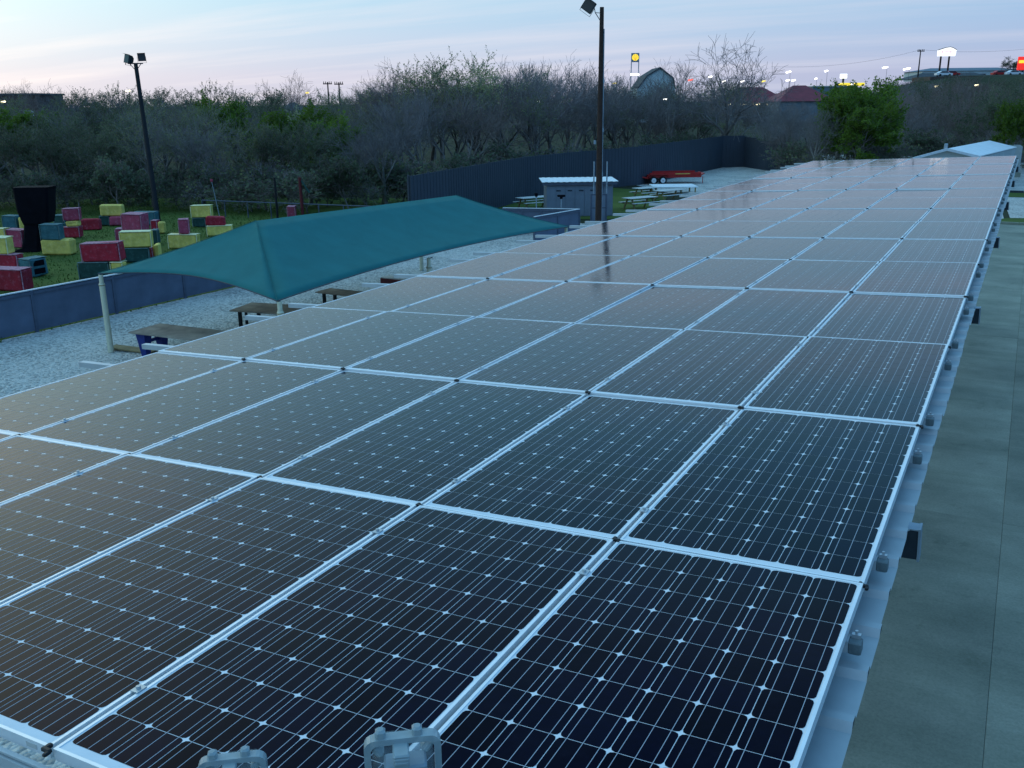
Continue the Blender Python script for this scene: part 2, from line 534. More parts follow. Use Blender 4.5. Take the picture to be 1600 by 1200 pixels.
# ------------------------------------------------------------------ mesh building
class MB:
    def __init__(self):
        self.v, self.f, self.mi = [], [], []
        self.cur = 0

    def add(self, vs, fs):
        o = len(self.v)
        self.v += [tuple(p) for p in vs]
        for q in fs:
            self.f.append(tuple(i + o for i in q))
            self.mi.append(self.cur)
        return self

    def box(self, c, s, rot=None, taper=1.0):
        hx, hy, hz = s[0] / 2, s[1] / 2, s[2] / 2
        vs = []
        for dz in (-1, 1):
            k = taper if dz > 0 else 1.0
            for dx, dy in ((-1, -1), (1, -1), (1, 1), (-1, 1)):
                vs.append(Vector((dx * hx * k, dy * hy * k, dz * hz)))
        if rot is not None:
            vs = [rot @ p for p in vs]
        c = Vector(c)
        vs = [p + c for p in vs]
        return self.add(vs, [(3, 2, 1, 0), (4, 5, 6, 7), (0, 1, 5, 4), (1, 2, 6, 5), (2, 3, 7, 6), (3, 0, 4, 7)])

    def bbox(self, c, s, b=0.02, rot=None):
        """box with chamfered vertical and horizontal edges"""
        hx, hy, hz = s[0] / 2, s[1] / 2, s[2] / 2
        b = min(b, hx * .9, hy * .9, hz * .9)
        rings = []
        for z, k in ((-hz, b), (-hz + b, 0), (hz - b, 0), (hz, b)):
            ax, ay = hx - k, hy - k
            ring = [(-ax + b, -ay), (ax - b, -ay), (ax, -ay + b), (ax, ay - b), (ax - b, ay), (-ax + b, ay), (-ax, ay - b), (-ax, -ay + b)]
            rings.append([Vector((x, y, z)) for x, y in ring])
        vs = [p for r_ in rings for p in r_]
        fs = []
        for i in range(3):
            for j in range(8):
                a, c2 = i * 8 + j, i * 8 + (j + 1) % 8
                fs.append((a, c2, c2 + 8, a + 8))
        fs.append(tuple(range(7, -1, -1)))
        fs.append(tuple(range(24, 32)))
        if rot is not None:
            vs = [rot @ p for p in vs]
        c = Vector(c)
        return self.add([p + c for p in vs], fs)

    def tube(self, p0, p1, r0, r1=None, n=8, caps=True):
        r1 = r0 if r1 is None else r1
        p0, p1 = Vector(p0), Vector(p1)
        d = (p1 - p0).normalized()
        a = d.orthogonal().normalized()
        b = d.cross(a)
        vs = []
        for p, r_ in ((p0, r0), (p1, r1)):
            for i in range(n):
                t = 2 * PI * i / n
                vs.append(p + a * (math.cos(t) * r_) + b * (math.sin(t) * r_))
        fs = [(i, (i + 1) % n, n + (i + 1) % n, n + i) for i in range(n)]
        if caps:
            fs.append(tuple(range(n - 1, -1, -1)))
            fs.append(tuple(range(n, 2 * n)))
        return self.add(vs, fs)

    def prism(self, poly, z0, z1):
        """extruded plan polygon (counter-clockwise)"""
        n = len(poly)
        vs = [(x, y, z0) for x, y in poly] + [(x, y, z1) for x, y in poly]
        fs = [(i, (i + 1) % n, n + (i + 1) % n, n + i) for i in range(n)]
        fs += [tuple(range(n - 1, -1, -1)), tuple(range(n, 2 * n))]
        return self.add(vs, fs)

    def slab(self, quad, th):
        """thick plate under four corner points"""
        q = [Vector(p) for p in quad]
        nn = (q[1] - q[0]).cross(q[3] - q[0]).normalized()
        if nn.z < 0:
            q.reverse()
            nn = -nn
        lo = [p - nn * th for p in q]
        return self.add(q + lo, [(0, 1, 2, 3), (7, 6, 5, 4), (0, 4, 5, 1), (1, 5, 6, 2), (2, 6, 7, 3), (3, 7, 4, 0)])

    def mesh(self, name, mats, smooth=False):
        me = bpy.data.meshes.new(name)
        me.from_pydata(self.v, [], self.f)
        if not isinstance(mats, (list, tuple)):
            mats = [mats]
        for m in mats:
            me.materials.append(m)
        if len(mats) > 1:
            me.polygons.foreach_set('material_index', self.mi)
        if smooth:
            me.polygons.foreach_set('use_smooth', [True] * len(me.polygons))
        me.update()
        return me

    def build(self, name, mats, parent=None, smooth=False):
        return link(name, self.mesh(name, mats, smooth), parent)


def link(name, me, parent=None):
    o = bpy.data.objects.new(name, me)
    COL.objects.link(o)
    if parent is not None:
        o.parent = parent
    return o


def tag(o, label=None, cat=None, group=None, kind=None):
    if label:
        o['label'] = label
    if cat:
        o['category'] = cat
    if group:
        o['group'] = group
    if kind:
        o['kind'] = kind
    return o


def thing(name, label, cat, loc=(0, 0, 0), rz=0.0, group=None):
    o = bpy.data.objects.new(name, None)
    COL.objects.link(o)
    o.empty_display_size = 0.2
    o.location = loc
    o.rotation_euler = (0, 0, rz)
    return tag(o, label, cat, group)


def kids(o):
    return [c for c in bpy.data.objects if c.parent is o]


def copy_part(o, parent, subs):
    c = o.copy()
    COL.objects.link(c)
    c.parent = parent
    for s in subs.get(o.name, ()):
        d = s.copy()
        COL.objects.link(d)
        d.parent = c
    return c


def dup(root, parts, loc, rot, scale, label, group=None):
    """parts: list of (part, [sub-parts])"""
    r = root.copy()
    COL.objects.link(r)
    r.location = loc
    r.rotation_euler = rot
    r.scale = scale
    r['label'] = label
    if group:
        r['group'] = group
    for p, subs in parts:
        c = p.copy()
        COL.objects.link(c)
        c.parent = r
        for s in subs:
            d = s.copy()
            COL.objects.link(d)
            d.parent = c
    return r


def struct(o):
    o['kind'] = 'structure'
    return o


# ------------------------------------------------------------------ the ground
def smooth01(a, b, x):
    t = min(1, max(0, (x - a) / (b - a)))
    return t * t * (3 - 2 * t)


def terrain(x, y):
    d = math.hypot(x, y)
    low = 4.0 * smooth01(130, 260, y + min(0, x + 60) * 0.5) * smooth01(-140, -20, x)
    rise = 8.6 * smooth01(238, 300, y) * smooth01(-62, -22, x)      # the shops at the right stand on a rise
    return low + rise


axis = sorted(set([-3000, -2000, -1400, -1000, -700, -500, -400] + list(range(-300, 301, 12)) + [400, 500, 700, 1000, 1400, 2000, 3000]))
gm = MB()
for yy in axis:
    for xx in axis:
        gm.v.append((xx, yy, terrain(xx, yy) - 0.03))
na = len(axis)
for j in range(na - 1):
    for i in range(na - 1):
        gm.f.append((j * na + i, j * na + i + 1, (j + 1) * na + i + 1, (j + 1) * na + i))
        gm.mi.append(0)
struct(gm.build('ground', MT['ground'], smooth=True))


def sheet(name, pts, z, m):
    b = MB()
    b.add([(p[0], p[1], z) for p in pts], [tuple(range(len(pts)))])
    return struct(b.build(name, m))


FX = -26.6     # line of the low grey fence
# yard of pale gravel between the fence and the solar roof, running on behind it
sheet('gravel_yard', [(-28.25, -12), (-0.4, -12), (-0.4, 60), (-4, 126), (-34, 128), (-36, 84), (-26, 72), (-16, 62), (-18, 50), (-26.2, 50), (-26.35, 44.6)], -0.012, MT['gravel'])
# lawn with the painted blocks
sheet('lawn', [(-28.2, -10), (-26.4, 44), (-30, 60), (-44, 58), (-62, 50), (-75, 38), (-75, -10)], -0.008, MT['lawn'])
# patch of lawn under the picnic tables behind the shed
sheet('table_lawn', [(-29, 49), (-21.3, 53), (-20.5, 58), (-24.2, 70), (-33, 74), (-38, 66), (-38, 56)], -0.004, MT['lawn'])
# yard behind, on the right, and its strips of grass
sheet('back_yard', [(-3.5, 80.5), (14, 80.5), (14, 118), (-5, 118)], 0.0, MT['gravel'])
sheet('side_drive', [(-0.2, 62.5), (14, 66.5), (14, 76), (-1.0, 76)], 0.0, MT['gravel'])
# concrete drive in slabs
drive = struct(MB().box((5, 30, -0.09), (19, 62, 0.06)).build('concrete_drive', MT['dark_steel'] if False else MT['ground']))
ye = [-10.0, 1.2, 15.4, 29.85, 44.4, 59.0]
xe = [-4.4, 0.74, 5.2, 9.6, 14.0]
for a in range(len(ye) - 1):
    for c in range(len(xe) - 1):
        b = MB()
        w, h = xe[c + 1] - xe[c] - 0.004, ye[a + 1] - ye[a] - 0.006
        b.bbox((0, 0, 0), (w, h, 0.10), 0.003)
        s = b.build('slab', MT['concrete'], drive)
        s.location = ((xe[c] + xe[c + 1]) / 2, (ye[a] + ye[a + 1]) / 2, -0.045 + random.uniform(-.004, .004))
kb = MB()
for k in range(8):
    kb.box((-1.6 + k * 1.95 + 0.95, 59.2, 0.0), (1.93, 0.22, 0.26))
struct(kb.build('kerb', MT['concrete']))
kb2 = MB()
for k in range(8):
    kb2.box((-1.6 + k * 1.95 + 0.95, 79.9, 0.0), (1.93, 0.25, 0.3))
struct(kb2.build('kerb', MT['dark_steel']))
sheet('grass_strip', [(-1.8, 59.4), (14, 59.4), (14, 66.3), (-0.4, 62.3)], 0.004, MT['lawn'])
sheet('grass_strip', [(-1.5, 76.2), (14, 76.2), (14, 79.7), (-1.5, 79.7)], 0.004, MT['lawn'])


def scatter_stones():
    n = 14000
    x = RNG.uniform(FX + .2, -10.5, n)
    y = RNG.uniform(12, 34, n)
    s = RNG.uniform(0.012, 0.032, n)
    base = np.array([[1, 0, 0], [0, 1, 0], [-1, 0, 0], [0, -1, 0], [0, 0, .8], [0, 0, -.5]], float)
    faces = np.array([[0, 1, 4], [1, 2, 4], [2, 3, 4], [3, 0, 4]])
    an = RNG.uniform(0, 2 * PI, n)
    jit = RNG.uniform(.6, 1.3, (n, 6, 3))
    P = base[None] * jit * s[:, None, None]
    ca, sa = np.cos(an)[:, None], np.sin(an)[:, None]
    px = P[:, :, 0] * ca - P[:, :, 1] * sa + x[:, None]
    py = P[:, :, 0] * sa + P[:, :, 1] * ca + y[:, None]
    pz = P[:, :, 2] - 0.010
    vs = np.stack([px, py, pz], -1).reshape(-1, 3)
    fs = (faces[None] + (np.arange(n) * 6)[:, None, None]).reshape(-1, 3)
    return tri_mesh('gravel_stones', vs, fs, [MT['stone']])


def tri_mesh(name, vs, fs, mats, mi=None):
    me = bpy.data.meshes.new(name)
    k = fs.shape[1]
    me.vertices.add(len(vs))
    me.vertices.foreach_set('co', np.ascontiguousarray(vs, dtype=np.float32).ravel())
    me.loops.add(fs.size)
    me.loops.foreach_set('vertex_index', np.ascontiguousarray(fs, dtype=np.int32).ravel())
    me.polygons.add(len(fs))
    me.polygons.foreach_set('loop_start', np.arange(0, fs.size, k, dtype=np.int32))
    me.polygons.foreach_set('loop_total', np.full(len(fs), k, dtype=np.int32))
    for m in mats:
        me.materials.append(m)
    if mi is not None:
        me.polygons.foreach_set('material_index', np.ascontiguousarray(mi, dtype=np.int32))
    me.update(calc_edges=True)
    me.validate()
    return me


tag(link('gravel_stones', scatter_stones()), 'loose pale gravel stones strewn over the yard under the teal canopy', 'gravel', kind='stuff')


def scatter_grass():
    n = 26000
    x = RNG.uniform(-64, FX - .4, n)
    y = RNG.uniform(6, 50, n)
    keep = (y < 46 + (x + 27) * -0.2)
    x, y = x[keep], y[keep]
    n = len(x)
    h = RNG.uniform(0.04, 0.12, n)
    w = RNG.uniform(0.015, 0.04, n)
    an = RNG.uniform(0, 2 * PI, n)
    ln = RNG.normal(0, 0.04, (n, 2))
    z0 = np.full(n, -0.01)
    a = np.stack([x - np.cos(an) * w, y - np.sin(an) * w, z0], -1)
    b = np.stack([x + np.cos(an) * w, y + np.sin(an) * w, z0], -1)
    c = np.stack([x + ln[:, 0], y + ln[:, 1], h], -1)
    vs = np.stack([a, b, c], 1).reshape(-1, 3)
    fs = np.arange(3 * n).reshape(-1, 3)
    return tri_mesh('grass', vs, fs, [MT['grass_blade']])


tag(link('grass', scatter_grass()), 'short green grass growing over the lawn between the painted blocks', 'grass', kind='stuff')

# ------------------------------------------------------------------ the solar roof
Wm = Matrix(((0.99897990, 0.0, -0.04515711), (0.0, 1.0, 0.0), (0.04515711, 0.0, 0.99897990)))
ARR = Wm.to_4x4()
ARR.translation = Vector((0, 0, 5.245))
ARR_EUL = Wm.to_euler()
NROW, NCOL = 16, 6
PW, PL, PT = 0.992, 1.976, 0.040
CP = 1.0120
rows_y = []
y = 0.0
for i in range(NROW):
    rows_y.append(y)
    y += PL + 0.019
ROOF_L = rows_y[-1] + PL
RAIL_F = (0.165, 0.835)

roof = thing('solar_carport', 'long pale metal roof structure on steel posts carrying the rows of solar panels', 'carport',
             (0, 0, 5.245), 0)
roof.rotation_euler = ARR_EUL
# corrugated sheets below the panels: each 0.914 m wide with three ribs
sm = MB()
prof = []
for k in range(3):
    x0 = k * 0.305
    prof += [(x0, 0.0), (x0 + 0.215, 0.0), (x0 + 0.240, 0.026), (x0 + 0.280, 0.026)]
prof.append((0.914, 0.0))
LX = 6.05
for px, pz in prof:
    sm.v.append((0.0, px, pz))
    sm.v.append((-LX, px, pz))
for k in range(len(prof) - 1):
    sm.f.append((2 * k, 2 * k + 2, 2 * k + 3, 2 * k + 1))
    sm.mi.append(0)
# thickness at the outer edge and rib closures
for k in range(3):
    sm.cur = 1
    sm.box((-0.01, k * 0.305 + 0.26, 0.012), (0.018, 0.036, 0.022))
sheet_me = sm.mesh('roof_sheet', [MT['sheet'], MT['dark_steel']])
nsh = int((ROOF_L - 0.1) / 0.914) + 1
for k in range(nsh):
    o = link('roof_sheet', sheet_me, roof)
    o.location = (0.066 + random.uniform(-.006, .006), 0.12 + k * 0.914, -0.150 + random.uniform(0, .002) + 0.0012 * (k % 2))
# purlin rails, two to a row of panels, running on past the low side
rb = MB()
rb.box((-3.315, 0, 0), (6.62, 0.055, 0.044))
rail_me = rb.mesh('mounting_rail', MT['rail'])
eb = MB()
eb.bbox((0.0, 0, 0.008), (0.044, 0.052, 0.046), 0.004)
end_me = eb.mesh('rail_end_bracket', MT['rail_end'])
bb = MB()
bb.box((0.0, 0.018, 0.038), (0.030, 0.018, 0.014))
bb.tube((0.0, 0.018, 0.04), (0.0, 0.018, 0.058), 0.006, n=6)
bolt_me = bb.mesh('bolt', MT['steel'])
for i in range(NROW):
    for fr in RAIL_F:
        yy = rows_y[i] + PL * fr
        o = link('mounting_rail', rail_me, roof)
        o.location = (0, yy, -0.068 - random.uniform(0, .003))
        e = link('rail_end_bracket', end_me, o)
        e.location = (0.016, 0, -0.012)
        b_ = link('bolt', bolt_me, e)
# cross beams with their dark ends
for yb in (2.92, 8.22, 13.4, 18.6, 23.8, 29.0):
    b = MB()
    b.box((-3.0, 0, -0.225), (6.10, 0.07, 0.14))
    bo = b.build('beam', MT['dark_steel'], roof)
    bo.location = (0.05, yb, 0)
    c = MB()
    c.box((0.057, 0, -0.222), (0.010, 0.085, 0.16))
    c.box((0.03, 0, -0.148), (0.05, 0.08, 0.006))
    link('beam_cap', c.mesh('beam_cap', MT['conduit']), bo)
for yb in (2.92, 13.4, 23.8, 31.5):
    for xp in (-5.0, -1.7):
        b = MB()
        hh = 5.245 + xp * 0.045 - 0.29
        b.box((xp, yb, -0.29 - hh / 2), (0.16, 0.16, hh))
        b.box((xp, yb, -0.29 - hh + 0.02), (0.34, 0.34, 0.04))
        b.build('post', MT['conduit'], roof)
tb = MB()
tb.box((-3.03, -0.028, -0.098), (6.2, 0.03, 0.075))
tb.box((-3.03, -0.028, -0.050), (6.2, 0.016, 0.008))
tb.build('end_trim', MT['rail'], roof)

# ---- one panel
def frame_mesh():
    b = MB()
    lip = 0.011
    for sx in (0, 1):
        b.box((-(lip / 2) if sx == 0 else -(PW - lip / 2), PL / 2, -PT / 2), (lip, PL, PT))
    for sy in (0, 1):
        b.box((-PW / 2, lip / 2 if sy == 0 else PL - lip / 2, -PT / 2), (PW - 2 * lip, lip, PT))
    # thin raised bead along the lips
    return b.mesh('frame', MT['frame'])


def lam_mesh():
    b = MB()
    b.box((-PW / 2, PL / 2, -0.0055), (PW - 0.022, PL - 0.022, 0.005))
    return b.mesh('laminate', MT['laminate'])


CS, CPI = 0.1570, 0.1598
cx0 = -(PW - 6 * CPI) / 2 - CPI / 2
cy0 = 0.044 + CPI / 2     # wide margin at the near end of a panel, narrow one at the far end


def cell_verts(cx, cy, z):
    h, c = CS / 2, 0.0155
    c2 = 0.0045
    pts = [(-h + c, -h), (h - c, -h), (h - c2, -h + c2), (h, -h + c), (h, h - c), (h - c2, h - c2), (h - c, h), (-h + c, h),
           (-h + c2, h - c2), (-h, h - c), (-h, -h + c), (-h + c2, -h + c2)]
    return [(cx + x, cy + y, z) for x, y in pts]


def cell_mesh():
    b = MB()
    b.add(cell_verts(0, 0, 0), [tuple(range(12))])
    return b.mesh('solar_cell', MT['cell'])


def cells_mesh():
    b = MB()
    for a in range(6):
        for c in range(12):
            b.add(cell_verts(cx0 - a * CPI, cy0 + c * CPI, -0.0022), [tuple(range(12))])
    return b.mesh('cell_grid', MT['cell'])


def bus_mesh():
    b = MB()
    for a in range(6):
        for dx in (-0.0523, 0, 0.0523):
            b.box((cx0 - a * CPI + dx, 0.044 + 6 * CPI, -0.0019), (0.0021, 12 * CPI - 0.006, 0.0006))
    return b.mesh('busbar_ribbon', MT['busbar'])


def clip_mesh():
    b = MB()
    b.bbox((0, 0, 0.002), (0.038, 0.014, 0.014), 0.003)
    b.bbox((-0.012, 0.012, 0.0), (0.016, 0.030, 0.014), 0.003)
    b.bbox((0.014, -0.010, 0.0), (0.014, 0.024, 0.012), 0.003)
    return b.mesh('corner_clip', MT['black_plastic'])


def clamp_mesh():
    b = MB()
    b.box((0, 0, 0.002), (0.034, 0.040, 0.004))
    b.tube((0, 0, 0.004), (0, 0, 0.013), 0.008, n=6)
    return b.mesh('mid_clamp', MT['steel'])


FR, LA, CE, CG, BU, CL, CLP = frame_mesh(), lam_mesh(), cell_mesh(), cells_mesh(), bus_mesh(), clip_mesh(), clamp_mesh()
ROWW = ['front', 'second', 'third', 'fourth', 'fifth', 'sixth', 'seventh', 'eighth', 'ninth', 'tenth', 'eleventh', 'twelfth',
        'thirteenth', 'fourteenth', 'fifteenth', 'farthest']
COLW = ['at the right edge', 'second from the right edge', 'third from the right edge', 'third from the left edge',
        'second from the left edge', 'at the left edge']
PG = 'solar panels laid in rows on the long roof'
for i in range(NROW):
    for j in range(NCOL):
        rw = ROWW[i]
        lab = f'solar panel {COLW[j]} of the {rw} row' if i in (0, 15) else f'solar panel {COLW[j]} in the {rw} row from the camera'
        p = thing('solar_module', lab, 'solar panel', group=PG)
        zb = 0.005 if i % 2 == 0 else -0.004
        loc = ARR @ Vector((-j * CP - 0.010, rows_y[i], zb + 0.012 * math.sin(i * 0.55) * 0 + random.uniform(-.0015, .0015)))
        p.location = loc
        tilt = Euler((R(random.gauss(0, 0.10)), R(random.gauss(0, 0.13)), 0)).to_matrix()
        p.rotation_euler = (Wm @ tilt).to_euler()
        link('frame', FR, p)
        link('laminate', LA, p)
        if i < 3:
            for a in range(6):
                for c in range(12):
                    q = link('solar_cell', CE, p)
                    q.location = (cx0 - a * CPI, cy0 + c * CPI, -0.0022)
        else:
            q = link('cell_grid', CG, p)
            q['kind'] = 'stuff'
        q = link('busbar_ribbon', BU, p)
        q['kind'] = 'stuff'
        if j < NCOL - 1:
            q = link('corner_clip', CL, p)
            q.location = (-PW - 0.010, -0.014, 0.0)
            for fr in RAIL_F:
                q = link('mid_clamp', CLP, p)
                q.location = (-PW - 0.010, PL * fr, 0.001)
        elif i > 0:
            pass
        if j == 0:
            q = link('corner_clip', CL, p)
            q.location = (0.0, -0.018, -0.006)
        if i == 0 and j == 2:
            b = MB()
            b.box((-0.085, -0.0008, -0.020), (0.05, 0.0012, 0.016))
            b.build('sticker', MT['white_top'], p)

# ---- clear weatherproof boxes standing at the near end of the roof
def clear_box(label, px, py_top, rz, meter):
    r = ray(px, py_top)
    s = (-0.15 - CAM.y) / r.y
    pos = CAM + r * s
    t = thing('clear_plastic_box', label, 'plastic box', pos, rz, 'clear plastic boxes at the near end of the roof')
    w, h, d = 0.152, 0.225, 0.075
    b = MB()
    # outer flange: rounded ring

    def rring(w_, h_, r_, y_, z0=0.0):
        pts = []
        for cx, cz, a0 in ((w_ / 2 - r_, -r_, 0), (-w_ / 2 + r_, -r_, 90), (-w_ / 2 + r_, -h_ + r_, 180), (w_ / 2 - r_, -h_ + r_, 270)):
            for k in range(5):
                a = R(a0 + k * 22.5)
                pts.append((cx + math.cos(a) * r_, y_, cz + math.sin(a) * r_ + z0))
        return pts

    def loft(b, rings, close=False):
        n = len(rings[0])
        vs = [p for q in rings for p in q]
        fs = []
        for i in range(len(rings) - 1):
            for k in range(n):
                fs.append((i * n + k, i * n + (k + 1) % n, (i + 1) * n + (k + 1) % n, (i + 1) * n + k))
        b.add(vs, fs)
        if close:
            b.add(rings[-1], [tuple(range(n))])

    loft(b, [rring(w, h, .022, .012), rring(w, h, .022, -.012), rring(w - .026, h - .026, .015, -.012, -.013), rring(w - .026, h - .026, .015, .012, -.013), rring(w, h, .022, .012)])
    b.build('flange', MT['frost'], t, smooth=False)
    b = MB()
    loft(b, [rring(w - .030, h - .030, .014, -.012, -.015), rring(w - .036, h - .036, .014, -.050, -.018), rring(w - .052, h - .052, .010, -.058, -.026)], True)
    b.build('front_cover', MT['clear'], t)
    b = MB()
    loft(b, [rring(w - .030, h - .030, .014, .012, -.015), rring(w - .036, h - .036, .012, .040, -.018)], True)
    b.build('back_body', MT['clear'], t)
    for sx in (-0.042, 0.030):
        b = MB()
        b.bbox((sx, 0.002, 0.006), (0.020, 0.022, 0.022), 0.004)
        b.build('hinge_lug', MT['frost'], t)
    b = MB()
    b.bbox((-0.004, -0.030, -0.014), (0.032, 0.046, 0.010), 0.003)
    b.bbox((-0.004, -0.054, -0.030), (0.030, 0.006, 0.034), 0.002)
    b.bbox((-0.004, -0.058, -0.022), (0.026, 0.004, 0.005), 0.001)
    b.build('latch', MT['frost'], t)
    b = MB()
    for (x_, z_) in ((-0.050, -0.040), (0.050, -0.040)):
        b.bbox((x_, 0.020, z_), (0.018, 0.030, 0.034), 0.006, Euler((0, R(35 if x_ > 0 else -35), 0)).to_matrix())
    b.build('cable_grip', MT['frost'], t)
    if meter:
        b = MB()
        b.bbox((0.004, -0.014, -0.106), (0.084, 0.050, 0.120), 0.004)
        dv = b.build('device', MT['conduit'], t)
        b = MB()
        b.box((0.004, -0.0400, -0.108), (0.070, 0.0015, 0.100))
        for k_ in range(4):
            b.box((0.004 - 0.022 + k_ * 0.014, -0.0412, -0.072), (0.009, 0.001, 0.010))
        b.build('face_plate', MT['meter'], dv)
    b = MB()
    b.tube((0, 0.03, -h), (0, 0.03, -0.62), 0.016, n=10)
    b.build('conduit_stub', MT['conduit'], t)
    return t


clear_box('clear plastic box with a grey device inside, at the near roof end', 628, 1148, FACE + R(9), True)
clear_box('empty clear plastic box left of the one holding a device', 362, 1181, FACE + R(9), False)
b = MB()
b.box((-0.85, -0.12, 4.98), (1.1, 0.042, 0.042))
for xx in (-1.33, -0.40):
    b.box((xx, -0.07, 4.98), (0.042, 0.09, 0.042))
tag(b.build('strut_channel', MT['steel']), 'galvanised strut under the clear boxes at the near roof end', 'strut')

# ------------------------------------------------------------------ low grey fence along the lawn
def low_fence(name, label, p0, p1, nseg, h=1.36, side=1):
    p0, p1 = Vector((p0[0], p0[1], 0)), Vector((p1[0], p1[1], 0))
    d = p1 - p0
    L = d.length
    yaw = math.atan2(d.y, d.x)
    t = thing(name, label, 'fence', p0, yaw, 'low grey board fences')
    sl = L / nseg
    bm_ = MB().bbox((sl / 2, 0, h / 2 + .01), (sl - 0.10, 0.03, h - 0.06), 0.004).mesh('fence_board', MT['grey_fence'])
    pm = MB().box((0, side * 0.0, h / 2), (0.10, 0.09, h)).mesh('fence_post', MT['grey_trim'])
    cm = MB().box((sl / 2, 0, h + 0.012), (sl - .004, 0.11, 0.03)).mesh('cap_rail', MT['cap'])
    rm = MB().box((sl / 2, side * 0.035, h - 0.09), (sl - 0.104, 0.04, 0.09)).mesh('top_rail', MT['grey_trim'])
    for k in range(nseg):
        for nm, me in (('fence_board', bm_), ('cap_rail', cm), ('top_rail', rm)):
            o = link(nm, me, t)
            o.location = (k * sl, 0, 0)
    for k in range(nseg + 1):
        o = link('fence_post', pm, t)
        o.location = (k * sl, 0, 0)
    return t


low_fence('board_fence', 'long low grey fence with pale cap between the lawn and the gravel', (-27.6, 8.2), (-26.35, 44.6), 12, side=-1)
c1 = G(905, 327, 1.36)
c2 = G(835, 339, 1.36)
c3 = G(786, 325, 1.36)
low_fence('board_fence', 'short low grey fence with a post at its right end before the shed', c2, c1, 2, side=-1)
low_fence('board_fence', 'low grey fence running left behind the far canopy corner', c3, c1, 4, side=-1)

# ------------------------------------------------------------------ dark tall fence
def dark_fence():
    pts = []
    for px, pt in ((640, 275), (700, 265), (820, 245), (910, 236), (1000, 228), (1070, 220), (1130, 212.5), (1165, 214), (1200, 225), (1270, 240)):
        h = 3.1 if px < 1000 else {1165: 3.1, 1200: 2.6, 1270: 1.75}.get(px, 3.25)
        pts.append((G(px, pt, h), h))
    t = thing('metal_fence', 'tall dark grey ribbed metal fence in front of the trees', 'fence', (0, 0, 0))
    for (a, ha), (c, hc) in zip(pts[:-1], pts[1:]):
        a, c = Vector((a.x, a.y, 0)), Vector((c.x, c.y, 0))
        L = (c - a).length
        n = max(1, round(L / 2.44))
        d = (c - a) / n
        nr = 12
        side = Vector((d.y, -d.x, 0)).normalized()
        for k in range(n):
            b = MB()
            for q in range(nr):
                p = d * ((q + 0.5) / nr)
                b.box((p.x, p.y, 1.6), (d.length / nr * 0.94, 0.035 if q % 2 else 0.06, 3.2), Matrix.Rotation(math.atan2(d.y, d.x), 3, 'Z'))
            hh = ha + (hc - ha) * (k / n)
            o = b.build('fence_panel', MT['dark_fence'], t)
            o.location = a + d * k
            o.scale = (1, 1, hh / 3.2)
            pm_ = MB().box((0, 0, hh / 2 + .03), (0.1, 0.1, hh + .06))
            po = pm_.build('fence_post', MT['dark_fence'], t)
            po.location = a + d * k - side * 0.10
    return t


dark_fence()

# ------------------------------------------------------------------ rail fence behind the lawn
def rail_fence():
    p0, p1 = G(318, 337), G(660, 352)
    a, c = Vector((p0.x, p0.y, 0)), Vector((p1.x, p1.y, 0))
    t = thing('rail_fence', 'thin grey pipe rail fence at the far side of the lawn', 'fence', (0, 0, 0))
    d = c - a
    n = 9
    for k in range(n + 1):
        p = a + d * (k / n)
        b = MB().tube((p.x, p.y, 0), (p.x, p.y, 1.0), 0.035, n=8)
        b.build('fence_post', MT['grey_trim'], t)
    b = MB().tube((a.x, a.y, 1.0), (c.x, c.y, 1.0), 0.035, n=8)
    b.build('top_rail', MT['grey_trim'], t)
    return t


rail_fence()

